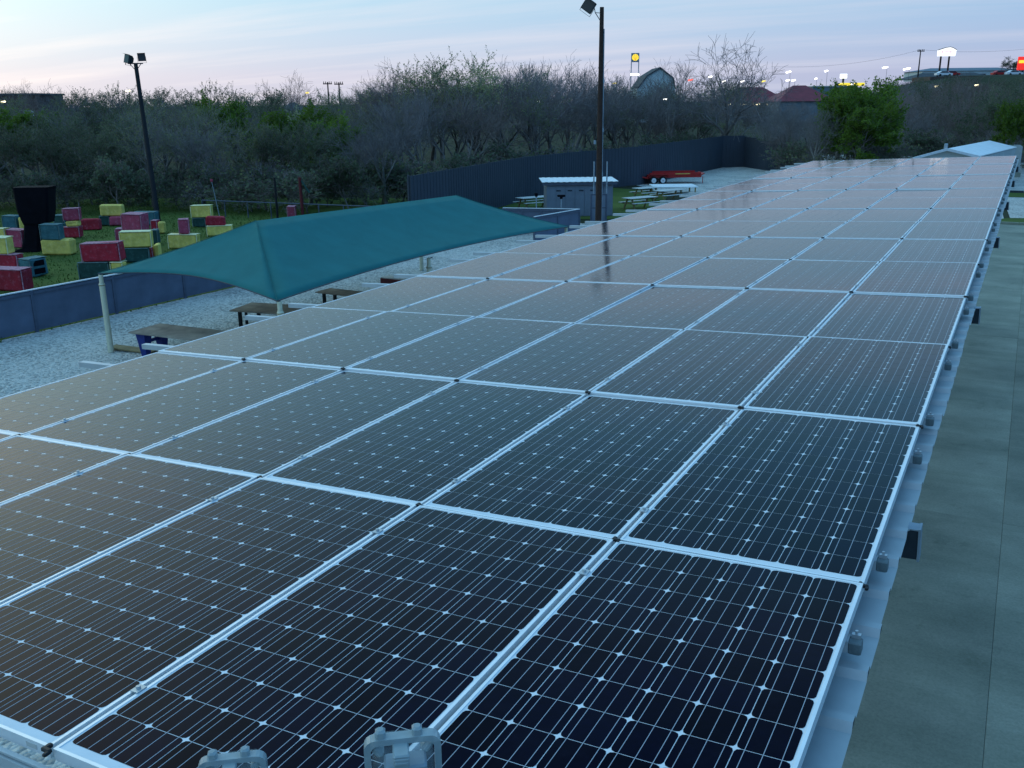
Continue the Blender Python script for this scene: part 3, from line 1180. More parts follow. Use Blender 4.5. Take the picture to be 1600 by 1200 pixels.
# ------------------------------------------------------------------ teal shade canopy
def canopy():
    t = thing('shade_canopy', 'teal fabric hip canopy on cream posts over the gravel yard', 'canopy', (0, 0, 0))
    ZE = 2.34
    A, B, C_, D_ = [Vector((p.x, p.y, ZE)) for p in (G(153, 427, ZE), G(433, 470, ZE), G(890, 354, ZE), G(153, 427, ZE))]
    D_ = A + (C_ - B)
    P1, P2 = G(400, 345, 3.78), G(713, 308, 3.55)
    P2.z = 3.62

    def face(b, quad, nu, nv, sag_edge, sag):
        # quad: e0, e1 (eave), r1, r0 (ridge) ; eave curves inwards and up between the corners
        e0, e1, r1, r0 = quad
        cen = (r0 + r1) / 2
        vs, fs = [], []
        for iv in range(nv + 1):
            v = iv / nv
            for iu in range(nu + 1):
                u = iu / nu
                lo = e0.lerp(e1, u)
                k = 4 * u * (1 - u)
                inw = (r0.lerp(r1, u) - lo)
                lo = lo + inw * (sag_edge * k) + Vector((0, 0, 0.02 * k))
                p = lo.lerp(r0.lerp(r1, u), v)
                p.z -= sag * 4 * v * (1 - v) * (0.6 + 0.4 * k)
                vs.append(p)
        w = nu + 1
        for iv in range(nv):
            for iu in range(nu):
                a = iv * w + iu
                fs.append((a, a + 1, a + 1 + w, a + w))
        b.add(vs, fs)

    b = MB()
    face(b, (B, C_, P2, P1), 24, 10, 0.10, 0.13)
    face(b, (D_, A, P1, P2), 24, 10, 0.10, 0.13)
    face(b, (A, B, P1 + Vector((.001, 0, 0)), P1), 18, 10, 0.14, 0.12)
    face(b, (C_, D_, P2 + Vector((.001, 0, 0)), P2), 18, 10, 0.14, 0.12)
    o = b.build('fabric', MT['teal'], t, smooth=True)
    so = o.modifiers.new('thick', 'SOLIDIFY')
    so.thickness = 0.012
    # steel cable in the hem
    hb_ = MB()
    for (e0, e1, r0, r1, se) in ((B, C_, P1, P2, .10), (D_, A, P2, P1, .10), (A, B, P1, P1, .14), (C_, D_, P2, P2, .14)):
        pr = None
        for iu in range(25):
            u = iu / 24
            lo = e0.lerp(e1, u)
            k_ = 4 * u * (1 - u)
            lo = lo + (r0.lerp(r1, u) - lo) * (se * k_) + Vector((0, 0, .02 * k_ - .008))
            if pr is not None:
                hb_.tube(pr, lo, .016, n=5, caps=False)
            pr = lo
    hb_.build('hem_cable', MT['dark_steel'], t)
    # seams on the fabric
    sb = MB()
    for p, q in ((A, P1), (B, P1), (C_, P2), (D_, P2)):
        pr = None
        for k in range(13):
            u = k / 12
            pt = p.lerp(q, u)
            pt.z += 0.012 - 0.12 * 4 * u * (1 - u) * 0.6
            if pr:
                sb.tube(pr, pt, 0.006, n=5, caps=False)
            pr = pt
    sb.build('seam', MT['teal'], t)
    mid = (B + C_) / 2 + (P1 + P2 - B - C_) * 0.0
    pm = G(676, 402, ZE)
    for p, (dx, dy), r_ in ((A, (0.13, -0.02), 0.085), (B, (0.0, 0.08), 0.085), (C_, (-.1, -.1), 0.085), (D_, (.1, -.1), 0.085), (pm, (-0.15, 0), 0.085)):
        x_, y_ = p.x + dx, p.y + dy
        pb = MB()
        pb.tube((x_, y_, 0), (x_, y_, ZE - 0.32), r_, r_ * .95, n=14)
        pb.tube((x_, y_, ZE - 0.32), (x_, y_, ZE - 0.27), r_ * 1.08, r_ * 0.8, n=14)
        pb.tube((x_, y_, ZE - 0.27), (x_, y_, ZE - 0.03), r_ * .72, n=14)
        po = pb.build('post', MT['cream'], t, smooth=False)
        cb = MB().tube((x_, y_, ZE - 0.345), (x_, y_, ZE - 0.32), r_ * 1.10, n=14)
        cb.build('collar', MT['tan_wood'], po)
        hb = MB()
        hb.tube((x_, y_, ZE - 0.05), (p.x, p.y, ZE + 0.005), 0.014, n=6)
        hb.bbox((x_, y_, ZE - 0.035), (0.07, 0.07, 0.03), 0.008)
        hb.build('corner_hook', MT['dark_steel'], po)
    # dark hem bands beneath the far end of the eave
    return t


canopy()

# ------------------------------------------------------------------ tables in the yard
def trestle_table(name, label, c0, c1, depth, z, top_m, leg_m, group=None, legs='trestle'):
    """c0, c1: ends of the table's near edge"""
    a, c = Vector((c0.x, c0.y, 0)), Vector((c1.x, c1.y, 0))
    d = c - a
    L = d.length
    yaw = math.atan2(d.y, d.x)
    t = thing(name, label, 'table', a, yaw, group)
    MB().bbox((L / 2, depth / 2, z - 0.018), (L, depth, 0.036), 0.005).build('tabletop', top_m, t)
    for x_ in (0.30, L - 0.30):
        b = MB()
        if legs == 'trestle':
            for sy in (0.28, depth - 0.28):
                w0, w1 = 0.16, 0.30
                b.add([(x_ - .09, sy - w0 / 2, 0), (x_ + .09, sy - w0 / 2, 0), (x_ + .09, sy + w0 / 2, 0), (x_ - .09, sy + w0 / 2, 0),
                       (x_ - .17, sy - w1 / 2, z - .037), (x_ + .17, sy - w1 / 2, z - .037), (x_ + .17, sy + w1 / 2, z - .037), (x_ - .17, sy + w1 / 2, z - .037)],
                      [(3, 2, 1, 0), (4, 5, 6, 7), (0, 1, 5, 4), (1, 2, 6, 5), (2, 3, 7, 6), (3, 0, 4, 7)])
            b.box((x_, depth / 2, 0.42), (0.05, depth - .5, 0.09))
        else:
            for sy in (0.12, depth - 0.12):
                b.box((x_, sy, (z - .037) / 2), (0.09, 0.09, z - .037))
        b.build('leg', leg_m, t)
    b = MB()
    b.box((L / 2, depth * .5, z - 0.08), (L - 0.8, 0.06, 0.08))
    b.build('apron', leg_m, t)
    return t


trestle_table('trestle_table', 'brown weathered plywood table on blue trestle legs in the gravel yard', G(200, 519, .75), G(330, 534.5, .75), 1.22, 0.75, MT['plywood'], MT['blue'])
trestle_table('trestle_table', 'brown plywood table behind the front canopy post', G(358, 485, .75), G(470, 492, .75), 1.3, 0.75, MT['plywood'], MT['pole_black'], legs='post')
trestle_table('trestle_table', 'narrow brown plank table on dark legs under the middle of the canopy', G(492, 456, .75), G(590, 467, .75), 0.8, 0.75, MT['plywood'], MT['pole_black'], legs='post')
# red bench with a pale plank on it
p0, p1 = G(594, 433.5, .5), G(660, 440, .5)
yaw = math.atan2(p1.y - p0.y, p1.x - p0.x)
t = thing('bench', 'dark red bench with a pale seat in the gravel yard', 'bench', (p0.x, p0.y, 0), yaw)
Lb = (p1 - p0).length
MB().bbox((Lb / 2, 0.02, .36), (Lb, 0.05, .22), .006).build('side_panel', MT['dk_red'], t)
MB().bbox((Lb / 2, 0.27, .49), (Lb, .46, .04), .006).build('seat', MT['white_top'], t)
for x_ in (.25, Lb - .25):
    MB().box((x_, .27, .235), (.06, .4, .47)).build('leg', MT['dk_red'], t)
p = G(386, 506)
tag(MB().tube((p.x, p.y, 0), (p.x, p.y, .62), .05, .045, n=8).build('stake', MT['pole_black']), 'short dark stake standing in the gravel between the brown tables', 'stake')
# pale plank lying by the near canopy post
p = G(208, 548)
tag(MB().bbox((0, 0, .05), (1.5, .35, .05), .01).build('plank', MT['tan_wood']), 'tan plank lying on the gravel beside the cream post', 'plank').location = (p.x, p.y, 0)
bpy.data.objects['plank'].rotation_euler = (R(2), R(2), R(10))


def picnic_table(label, cpx, cpy, yaw, L=2.0, first=[None]):
    p = G(cpx, cpy, .76)
    t = thing('picnic_table', label, 'picnic table', (p.x, p.y, 0), yaw, 'white topped picnic tables beside the shed')
    for k in range(4):
        MB().bbox((0, -0.36 + k * .24, .742), (L, .234, .036), .003).build('top_plank', MT['white_top'], t)
    for sy in (-.68, .68):
        MB().bbox((0, sy, .442), (L, .26, .036), .004).build('seat', MT['white_top'], t)
    for x_ in (-L / 2 + .3, L / 2 - .3):
        b = MB()
        for s in (-1, 1):
            b.slab([(x_ - .04, s * .62, 0), (x_ + .04, s * .62, 0), (x_ + .04, s * .25, .72), (x_ - .04, s * .25, .72)], .09)
        b.box((x_, 0, .385), (.07, 1.56, .07))
        b.box((x_, 0, .69), (.07, .72, .06))
        b.build('leg_frame', MT['tan_wood'], t)
    return t


picnic_table('nearest white topped picnic table on the grass right of the shed', 1000, 308, R(62), 2.4)
picnic_table('white picnic table behind the nearest one, farther right, over gravel', 1046, 296.5, R(62), 2.4)
picnic_table('small white picnic table between the shed and the red trailer', 1010, 293, R(62), 2.0)
picnic_table('white picnic table left of the shed by the dark fence', 836, 307.5, R(62), 2.6)
# broad white flat table top in front of the trailer
p = G(1052, 289.5, .6)
t = thing('platform', 'wide bright white platform in front of the red trailer', 'platform', (p.x, p.y, 0), FACE)
MB().bbox((0, 0, .56), (3.4, 2.6, .08), .01).build('deck', MT['white_metal'], t)
for x_ in (-1.5, 1.5):
    for y_ in (-1.2, 1.2):
        MB().box((x_, y_, .26), (.1, .1, .52)).build('leg', MT['tan_wood'], t)

# ------------------------------------------------------------------ shed with white roof
def shed():
    D = 56.5
    pl, pr = G(854, 338.5), G(957, 337)
    a, c = Vector((pl.x, pl.y, 0)), Vector((pr.x, pr.y, 0))
    d = c - a
    L = d.length
    yaw = math.atan2(d.y, d.x)
    t = thing('shed', 'small grey shed with a white corrugated roof behind the light pole', 'shed', a, yaw)
    h, dp = 2.02, 2.6
    b = MB()
    b.box((L / 2, dp / 2, h / 2), (L, dp, h))
    b.build('wall', MT['shed_wall'], t)
    for k in range(7):
        MB().box((L * (k + .5) / 7, -0.012, h / 2 - .05), (L / 7 - .03, 0.02, h - .2)).build('wall_board', MT['shed_wall'], t)
    b = MB()
    b.box((L / 2, -0.16, h + 0.03), (L + 0.5, 0.05, 0.2))
    b.build('fascia', MT['grey_trim'], t)
    b = MB()
    nr = 26
    w = (L + .6) / nr
    for k in range(nr):
        x_ = -.3 + (k + .5) * w
        z0, z1 = h + .13, h + .17
        up = 0.014 if k % 2 else 0
        b.slab([(x_ - w / 2, -.25, z0 + up), (x_ + w / 2, -.25, z0 + up), (x_ + w / 2, dp + .25, z1 + up), (x_ - w / 2, dp + .25, z1 + up)], .02)
    b.build('roof', MT['white_metal'], t)
    for k in range(4):
        MB().box((L * (.18 + .17 * k), -.035, h - .42), (.28, .02, .08)).build('vent', MT['dark_steel'], t)
    return t


shed()
# tall grey gate frame in front of the pole
p = G(935, 346)
t = thing('gate', 'grey board gate with mid rail at the foot of the brown light pole', 'gate', (p.x, p.y, 0), R(36))
for k in range(2):
    MB().bbox((0, 0, .40 + k * .80), (.86, .03, .72), .004).build('board', MT['shed_wall'], t)
for z_ in (.02, .79, 1.58):
    MB().box((0, 0, z_ + .02), (.88, .06, .07)).build('rail', MT['grey_trim'], t)
for x_ in (-.46, .46):
    MB().box((x_, 0, .82), (.09, .09, 1.64)).build('post', MT['grey_trim'], t)
for px in (927, 947):
    q = V(px, 345, depth_of(px, 345))
    o = MB().tube((q.x, q.y, 0), (q.x, q.y, 3.5), .045, n=8).build('pipe_post', MT['conduit'])
    tag(o, 'thin grey pipe on the %s side of the brown light pole' % ('left' if px == 927 else 'right'), 'pipe', 'grey pipes beside the brown pole')
for px, pt, D, lab in ((838, 303, 55.5, 'thin post with a black lamp in front of the far picnic table'), (877, 306, 53.5, 'thin post with a wide black lamp in front of the shed wall')):
    q = V(px, pt, D)
    t = thing('lamp_post', lab, 'lamp post', (q.x, q.y, 0), FACE, 'thin posts with black lamps')
    MB().tube((0, 0, 0), (0, 0, q.z - .08), .035, n=8).build('post', MT['conduit'], t)
    w = .22 if px == 838 else .46
    b = MB()
    b.bbox((0, 0, q.z), (w, .18, .12), .03)
    b.bbox((0, 0, q.z - .11), (.16, .13, .12), .02)
    b.build('lamp_head', MT['black'], t)

# ------------------------------------------------------------------ light poles
def floodlight(parent, loc, rot, s=1.0):
    """rectangular floodlight: deep tapered housing, visor, lens, yoke"""
    o = MB()
    w, h, d = .42 * s, .42 * s, .34 * s
    vs = []
    for y_, k in ((0, 1.0), (d * .55, .92), (d, .45)):
        for x_, z_ in ((-1, -1), (1, -1), (1, 1), (-1, 1)):
            vs.append((x_ * w / 2 * k, y_, z_ * h / 2 * k))
    fs = [(0, 3, 2, 1), (8, 9, 10, 11)]
    for i in range(2):
        for k in range(4):
            fs.append((i * 4 + k, i * 4 + (k + 1) % 4, i * 4 + 4 + (k + 1) % 4, i * 4 + 4 + k))
    o.add(vs, fs)
    o.slab([(-w / 2, -.12 * s, h / 2 + .012), (w / 2, -.12 * s, h / 2 + .012), (w / 2, .02, h / 2 + .012), (-w / 2, .02, h / 2 + .012)], .012)
    f = o.build('floodlight', MT['lamp_metal'], parent)
    f.location = loc
    f.rotation_euler = rot
    MB().box((0, -.006, 0), (w * .9, .008, h * .9)).build('lens', MT['lamp_glass'], f)
    y = MB()
    for sx in (-1, 1):
        y.box((sx * (w / 2 + .02), d * .4, -h * .3), (.012, .05, h * .8))
    y.box((0, d * .4, -h * .7), (w + .05, .05, .014))
    y.build('yoke', MT['dark_steel'], f)
    return f


# brown wooden pole in front of the shed
Dp = 53.6
pb, pt = V(935, 345, Dp), V(941, 20, Dp)
t = thing('light_pole', 'tall brown wooden light pole with a floodlight at its top before the shed', 'light pole', (pb.x, pb.y, 0), FACE)
hp = pt.z
MB().tube((0, 0, 0), (0, 0, hp), .19, .11, n=14).build('pole', MT['pole_wood'], t)
b = MB()
b.tube((-.03, 0, hp - .75), (-.36, -.05, hp - .28), .022, n=6)
b.tube((-.36, -.05, hp - .28), (-.42, -.05, hp + .02), .02, n=6)
b.tube((-.03, 0, hp - .30), (-.36, -.05, hp - .28), .018, n=6)
b.build('arm', MT['dark_steel'], t)
floodlight(t, (-.74, -.05, hp + .08), (R(0), R(35), R(-20)), 1.5)
b = MB()
b.tube((.17, -.02, 0), (.14, -.02, hp - 1.1), .03, n=6)
for z_ in (3.0, 5.4, 8.0):
    b.bbox((.16, -.02, z_), (.10, .08, .22), .02)
b.build('conduit', MT['conduit'], t)
MB().bbox((-.27, -.02, 4.75), (.14, .10, .22), .02).build('junction_box', MT['conduit'], t)

# black leaning pole by the lawn
Dl = depth_of(247, 346)
pb, pt = V(247, 346, Dl), V(212, 100, Dl)
t = thing('light_pole', 'tall black light pole with two floodlights behind the painted blocks', 'light pole', (pb.x, pb.y, 0), FACE)
dx = (Vector((pt.x, pt.y)) - Vector((pb.x, pb.y))).length
sgn = -1
lean = Vector((pt.x - pb.x, pt.y - pb.y, 0))
lean.rotate(Euler((0, 0, -FACE)))
hp = pt.z
MB().tube((0, 0, 0), (lean.x, lean.y, hp), .17, .12, n=12).build('pole', MT['pole_black'], t)
top = Vector((lean.x, lean.y, hp))
b = MB()
b.box(top + Vector((0, -.05, .03)), (.95, .07, .07))
for sx in (-1, 1):
    b.tube(top + Vector((0, -.05, -.42)), top + Vector((sx * .36, -.05, .02)), .022, n=6)
b.build('crossarm', MT['dark_steel'], t)
floodlight(t, top + Vector((-.50, -.10, .32)), (R(-12), R(8), R(-38)), 1.25)
floodlight(t, top + Vector((.40, .05, .40)), (R(0), R(-3), R(25)), 1.12)

# thin leaning flag stake and dark posts in front of the trees
q = G(343, 338)
o = MB().tube((0, 0, 0), (-.28, 0, 2.2), .03, .02, n=6)
t = thing('marker_pole', 'thin pale leaning pole with a small red top behind the yellow block', 'marker pole', (q.x, q.y, 0), FACE)
o.build('pole', MT['conduit'], t)
MB().bbox((-.29, 0, 2.3), (.16, .05, .18), .02).build('red_top', MT['block_pink'], t)
q = G(474, 345)
t = thing('timber_post', 'dark red timber post with a green brace at the wood edge', 'post', (q.x, q.y, 0), FACE)
MB().tube((0, 0, 0), (-.04, 0, 2.65), .10, .09, n=10).build('post', MT['dk_red'], t)
MB().tube((.05, 0, 2.45), (.5, 0, 1.7), .06, n=8).build('brace', MT['block_green'], t)
q = G(434, 343)
tag(MB().tube((q.x, q.y, 0), (q.x, q.y, 2.6), .07, n=8).build('timber_post', MT['pole_black']), 'thin black post at the wood edge left of the red one', 'post')

# ------------------------------------------------------------------ black hourglass-shaped obstacle
def obstacle():
    D = depth_of(45, 392)
    q = V(45, 392, D)
    t = thing('obstacle', 'black cloth covered T-shaped obstacle standing among the painted blocks', 'obstacle', (q.x, q.y, 0), FACE + R(4))
    k = D / FOC
    secs = [(392, 22, 66, .9), (386, 39, 66, .85), (370, 42, 66, .8), (352, 43, 67, .8), (349, 42, 80, .9), (332, 35, 82, 1.0), (300, 30, 82, 1.05), (295.5, 29, 83, 1.05)]
    z0 = 392
    cx = 45
    vs, fs = [], []
    for (py, xa, xb, dp) in secs:
        z = (z0 - py) * k * 1.02
        ln_ = (z0 - py) * 0.13      # tall things lean outward in the wide view
        xa, xb = (xa - cx + ln_) * k, (xb - cx + ln_) * k
        dp *= .55
        e = .1
        ring = [(xa + e, -dp), (xb - e, -dp), (xb, -dp + e), (xb, dp - e), (xb - e, dp), (xa + e, dp), (xa, dp - e), (xa, -dp + e)]
        vs += [(x_, y_, z) for x_, y_ in ring]
    for i in range(len(secs) - 1):
        for j in range(8):
            fs.append((i * 8 + j, i * 8 + (j + 1) % 8, i * 8 + 8 + (j + 1) % 8, i * 8 + 8 + j))
    fs.append(tuple(range((len(secs) - 1) * 8, len(secs) * 8)))
    b = MB()
    b.add(vs, fs)
    b.build('cover', MT['black'], t)
    return t


obstacle()

# ------------------------------------------------------------------ painted blocks
def paint_block(label, x0, x1, yt, yb, col, base, yaw=0.0, dp=None, holes=False, worn=True):
    """x0..x1, yt..yb: the face in the photograph; base: where its stack meets the grass"""
    xc = (x0 + x1) / 2
    D = depth_of(xc, base)
    q = V(xc, base, D)
    w = M(x1 - x0, D)
    h = M(yb - yt, D) / 0.985
    z = M(base - yb, D) / 0.985
    dp = dp or max(.45, min(.7, h * .85))
    ry = FACE + R(yaw)
    q = q + Vector((-math.sin(FACE), math.cos(FACE), 0)) * dp / 2
    t = thing('painted_block', label, 'block', (q.x, q.y, z), ry, 'big painted blocks on the lawn')
    m = MT['block_' + col]
    wm = MT['block_worn_y'] if col == 'yellow' else (MT['block_worn_g'] if col in ('green', 'teal') else MT['block_worn'])
    b = MB()
    b.bbox((0, 0, h / 2), (w - .03, dp - .03, h - .02), .06)
    # slight irregularity of the worn foam
    rr = random.Random(int(x0 * 13 + yt))
    b.v = [(x_ + rr.gauss(0, .014), y_ + rr.gauss(0, .014), z_ + rr.gauss(0, .012)) for x_, y_, z_ in b.v]
    t.rotation_euler = (R(rr.gauss(0, .8)), R(rr.gauss(0, 1.0)), ry + R(rr.gauss(0, 5)))
    b.build('body', m, t)
    if worn:
        e = MB()
        k = .035
        e.bbox((0, -dp / 2 + .02, h - k / 2), (w, .05, k), .012)
        e.bbox((0, dp / 2 - .02, h - k / 2), (w, .05, k), .012)
        e.bbox((w / 2 - k / 2, -dp / 2 + .02, h / 2 - .03), (k, .05, h - .06), .012)
        e.bbox((-w / 2 + k / 2, -dp / 2 + .02, h / 2 - .03), (k, .05, h - .06), .012)
        e.box((0, 0, h - .003), (w - .06, dp - .06, .012))
        e.build('worn_edge', wm, t)
    if holes:
        for s in (-1, 1):
            e = MB()
            e.bbox((w / 2 - .012, s * 0.0, h / 2 + s * h * .22), (.03, dp * .62, h * .30), .01)
            e.build('hole', MT['black'], t)
    return t


PB = paint_block
PB('yellow block on top of a red one at the left edge', -12, 17, 372, 398, 'yellow', 420, -6)
PB('red block under the yellow one at the left edge', -18, 31, 398, 420, 'red', 420, -4)
PB('big dark red block with pale edges nearest the fence at the left', -24, 44, 421, 455, 'red', 455, -14)
PB('yellow block behind the left stack, beside a faded red block', -12, 14, 358, 376, 'yellow', 392, -10)
PB('faded red block left of the black obstacle', 7, 43, 360, 388, 'pink', 392, -20)
PB('blue green block far behind, left of the black obstacle', 5, 28, 338, 360, 'teal', 361, 0)
PB('pale yellow block standing just behind the black obstacle on its left', 30, 45, 340, 359, 'yellow', 361, 15, worn=False)
PB('small yellow block seen through the gap right of the black stem', 58, 65, 337, 350, 'yellow', 358, 0, worn=False)
PB('blue green block on top of a wide yellow block', 67, 98, 352, 376, 'teal', 399, 6)
PB('wide yellow block under a blue green one', 65, 113, 375, 399, 'yellow', 399, 4, worn=False)
PB('dark green block behind, left of the tall red and yellow stack', 86, 103, 337, 361, 'green', 362, 0)
PB('faded red block on top of the red and yellow stack', 102, 127, 327, 346, 'pink', 372, 8)
PB('narrow yellow block in the middle of a red stack', 105, 126, 346, 355, 'yellow', 372, 2, worn=False)
PB('red block at the foot of the red and yellow stack', 99, 126, 355, 372, 'red', 372, -5)
PB('red block lying right of the red and yellow stack', 126, 155, 343, 360, 'red', 360, -4, worn=False)
PB('bright yellow block set on top of a far green and red row', 158, 193, 321, 338, 'yellow', 353, 0, worn=False)
PB('dark green block under the far bright yellow block', 156, 171, 338, 353, 'green', 353, 0)
PB('long faded red block right of a dark green one', 171, 206, 339, 353, 'pink', 353.5, 0, worn=False)
PB('tall faded red block behind the yellow block in mid lawn', 195, 228, 336, 364, 'pink', 392, -12, dp=.9)
PB('faded red block with pale top left of the mid yellow block', 180, 194, 358, 380, 'pink', 380, 10)
PB('pale edged yellow block on a dark green one in mid lawn', 190, 237, 363, 388, 'yellow', 410, 10)
PB('dark green block under the pale edged yellow block', 195, 231, 388, 410, 'green', 410, 6)
PB('big red block with pale edges on a dark green block near the canopy corner', 132, 193, 381, 410, 'red', 438, -3)
PB('dark green block under the big pale edged red block', 124, 173, 410, 438, 'green', 438, -2)
PB('yellow block under the right end of the big red block', 174, 194, 410, 432, 'yellow', 438, -2)
PB('blue green block far behind the black light pole', 208, 245, 332, 352, 'teal', 352.5, 0)
PB('red block half hidden before a far yellow block', 236, 246, 345, 362, 'red', 363, 0)
PB('small upright yellow block beside the light pole foot', 246, 257, 347, 365, 'yellow', 365.5, 12, worn=False)
PB('narrow dark green block under the light pole', 236, 246, 360, 382, 'green', 382, 0)
PB('small red block right of the dark green block by the canopy', 230, 239, 387, 404, 'red', 404, 0)
PB('yellow block at the canopy edge right of a small red one', 239, 249, 382, 403, 'yellow', 403, 0, worn=False)
PB('slim faded red block standing upright on a yellow block', 280, 296, 344, 367, 'pink', 389, 10)
PB('yellow block under the slim upright red block', 263, 309, 367, 389, 'yellow', 389, -4)
PB('pale yellow block on top of a dark green block near the rail fence', 300, 332, 322, 341, 'yellow', 355, 3)
PB('dark green block under the pale yellow one near the rail fence', 301, 321, 341, 355, 'green', 355, 0)
PB('red block on a yellow block near the rail fence', 322, 352, 339, 353, 'red', 369, 4, worn=False)
PB('yellow block under a red one at the canopy roof edge', 323, 362, 353, 369, 'yellow', 369, 4)
PB('worn green building block with two holes in its end', 34, 62, 405, 433, 'teal', 434, -34, dp=.85, holes=True)
PB('small upright red block alone before the rail fence', 449, 462, 323, 340, 'pink', 346, 0)

# ------------------------------------------------------------------ red trailer
def trailer():
    D = depth_of(1040, 286)
    q = V(1045, 286, D)
    t = thing('flatbed_trailer', 'red flatbed trailer with two white wheels parked along the dark fence', 'trailer', (q.x, q.y, 0), FACE + R(5))
    k = D / FOC
    b = MB()
    b.box((0.3, 0, .64), (4.6, 1.9, .22))
    b.box((-2.35, 0, .56), (.9, 1.6, .12), Euler((0, R(12), 0)).to_matrix())
    for s in (-1, 1):
        b.box((.3, s * .97, .86), (4.5, .05, .22))
    for x_ in (-1.8, -.6, .6, 1.8, 2.5):
        b.box((x_, -.98, .80), (.06, .03, .3))
    b.build('bed', MT['trailer_red'], t)
    b = MB()
    b.tube((-2.4, -.5, .55), (-3.1, 0, .5), .05, n=6)
    b.tube((-2.4, .5, .55), (-3.1, 0, .5), .05, n=6)
    b.tube((-2.9, 0, .5), (-2.9, 0, 0.05), .035, n=6)
    b.build('tongue', MT['trailer_red'], t)
    b = MB()
    b.box((2.75, 0, .78), (.35, 1.8, .06), Euler((0, R(-30), 0)).to_matrix())
    b.tube((2.75, -.9, .6), (2.75, -.9, .02), .03, n=6)
    b.build('ramp', MT['trailer_red'], t)
    b = MB()
    pts = [(-2.25, .62), (-2.0, .84), (-.5, .84), (-.25, .62)]
    for (xa, za), (xb, zb) in zip(pts[:-1], pts[1:]):
        b.slab([(xa, -1.24, za), (xb, -1.24, zb), (xb, -.98, zb), (xa, -.98, za)], .03)
    b.build('fender', MT['trailer_red'], t)
    MB().box((.95, -1.0005, .85), (1.3, .006, .07)).build('stripe', MT['yellow_print'], t)
    for s in (-1, 1):
        for x_ in (-1.62, -.82):
            w = MB().tube((x_, s * 1.0, .33), (x_, s * 1.22, .33), .33, n=20).build('wheel', MT['tyre'], t)
            r_ = MB()
            yo = 1.225
            r_.tube((x_, s * 1.0, .33), (x_, s * yo, .33), .215, .205, n=18)
            r_.build('rim', MT['rim'], w)
            MB().tube((x_, s * 1.2, .33), (x_, s * 1.25, .33), .06, n=8).build('hub', MT['steel'], w)
    return t


trailer()

# ------------------------------------------------------------------ white gable roofed building behind the far end of the array
def gable_house():
    t = thing('gable_building', 'low pale building with a bright white gable roof beyond the far roof end', 'building', (0, 0, 0))
    D1, D2 = 70.0, 82.0
    ga, gl, gr = V(1480, 232, D1), V(1426, 246.5, D1), V(1530, 244, D1)
    fa, fr = V(1546, 221.5, D2), V(1593, 236, D2)
    fl = fa + (gl - ga)
    zr = ga.z
    fa.z = zr
    fr = fa + (gr - ga)
    MB().slab([ga, gr, fr, fa], .08).build('roof_slope', MT['white_metal'], t)
    MB().slab([gl, ga, fa, fl], .08).build('roof_slope', MT['white_metal'], t)
    dn = Vector((0, 0, -.10))
    ins = (fa - ga).normalized() * .35
    b = MB()
    lo = lambda p: Vector((p.x, p.y, 0))
    A0, L0, R0 = ga + ins + dn, gl + ins + dn, gr + ins + dn
    b.add([lo(L0), lo(R0), R0, A0, L0], [(0, 1, 2, 3, 4)])
    A1, L1, R1 = fa - ins + dn, fl - ins + dn, fr - ins + dn
    b.add([lo(L1), lo(R1), R1, A1, L1], [(4, 3, 2, 1, 0)])
    b.add([lo(R0), lo(R1), R1, R0], [(0, 1, 2, 3)])
    b.add([lo(L0), lo(L1), L1, L0], [(3, 2, 1, 0)])
    b.build('wall', MT['pale_wall'], t)
    b = MB()
    for p, q in ((gl, ga), (ga, gr)):
        b.slab([p + Vector((0, 0, .03)) - ins * .06, q + Vector((0, 0, .03)) - ins * .06, q + Vector((0, 0, -.16)) - ins * .06, p + Vector((0, 0, -.16)) - ins * .06], .05)
    b.build('barge_board', MT['cap'], t)
    c = ga.lerp(fa, .06)
    MB().bbox(c + Vector((-.3, 0, .12)), (.25, .25, .4), .03).build('vent', MT['conduit'], t)
    return t


gable_house()
q = V(1584, 236, 84)
t = thing('water_tank', 'small pale boxy tank right behind the white gable roof', 'tank', (q.x, q.y, 0), FACE)
MB().bbox((0, 0, 1.6), (1.1, 1.1, 2.3 if False else 2.4), .15).build('body', MT['pale_wall'], t)
MB().box((0, 0, .2), (1.2, 1.2, .4)).build('base', MT['concrete'], t)

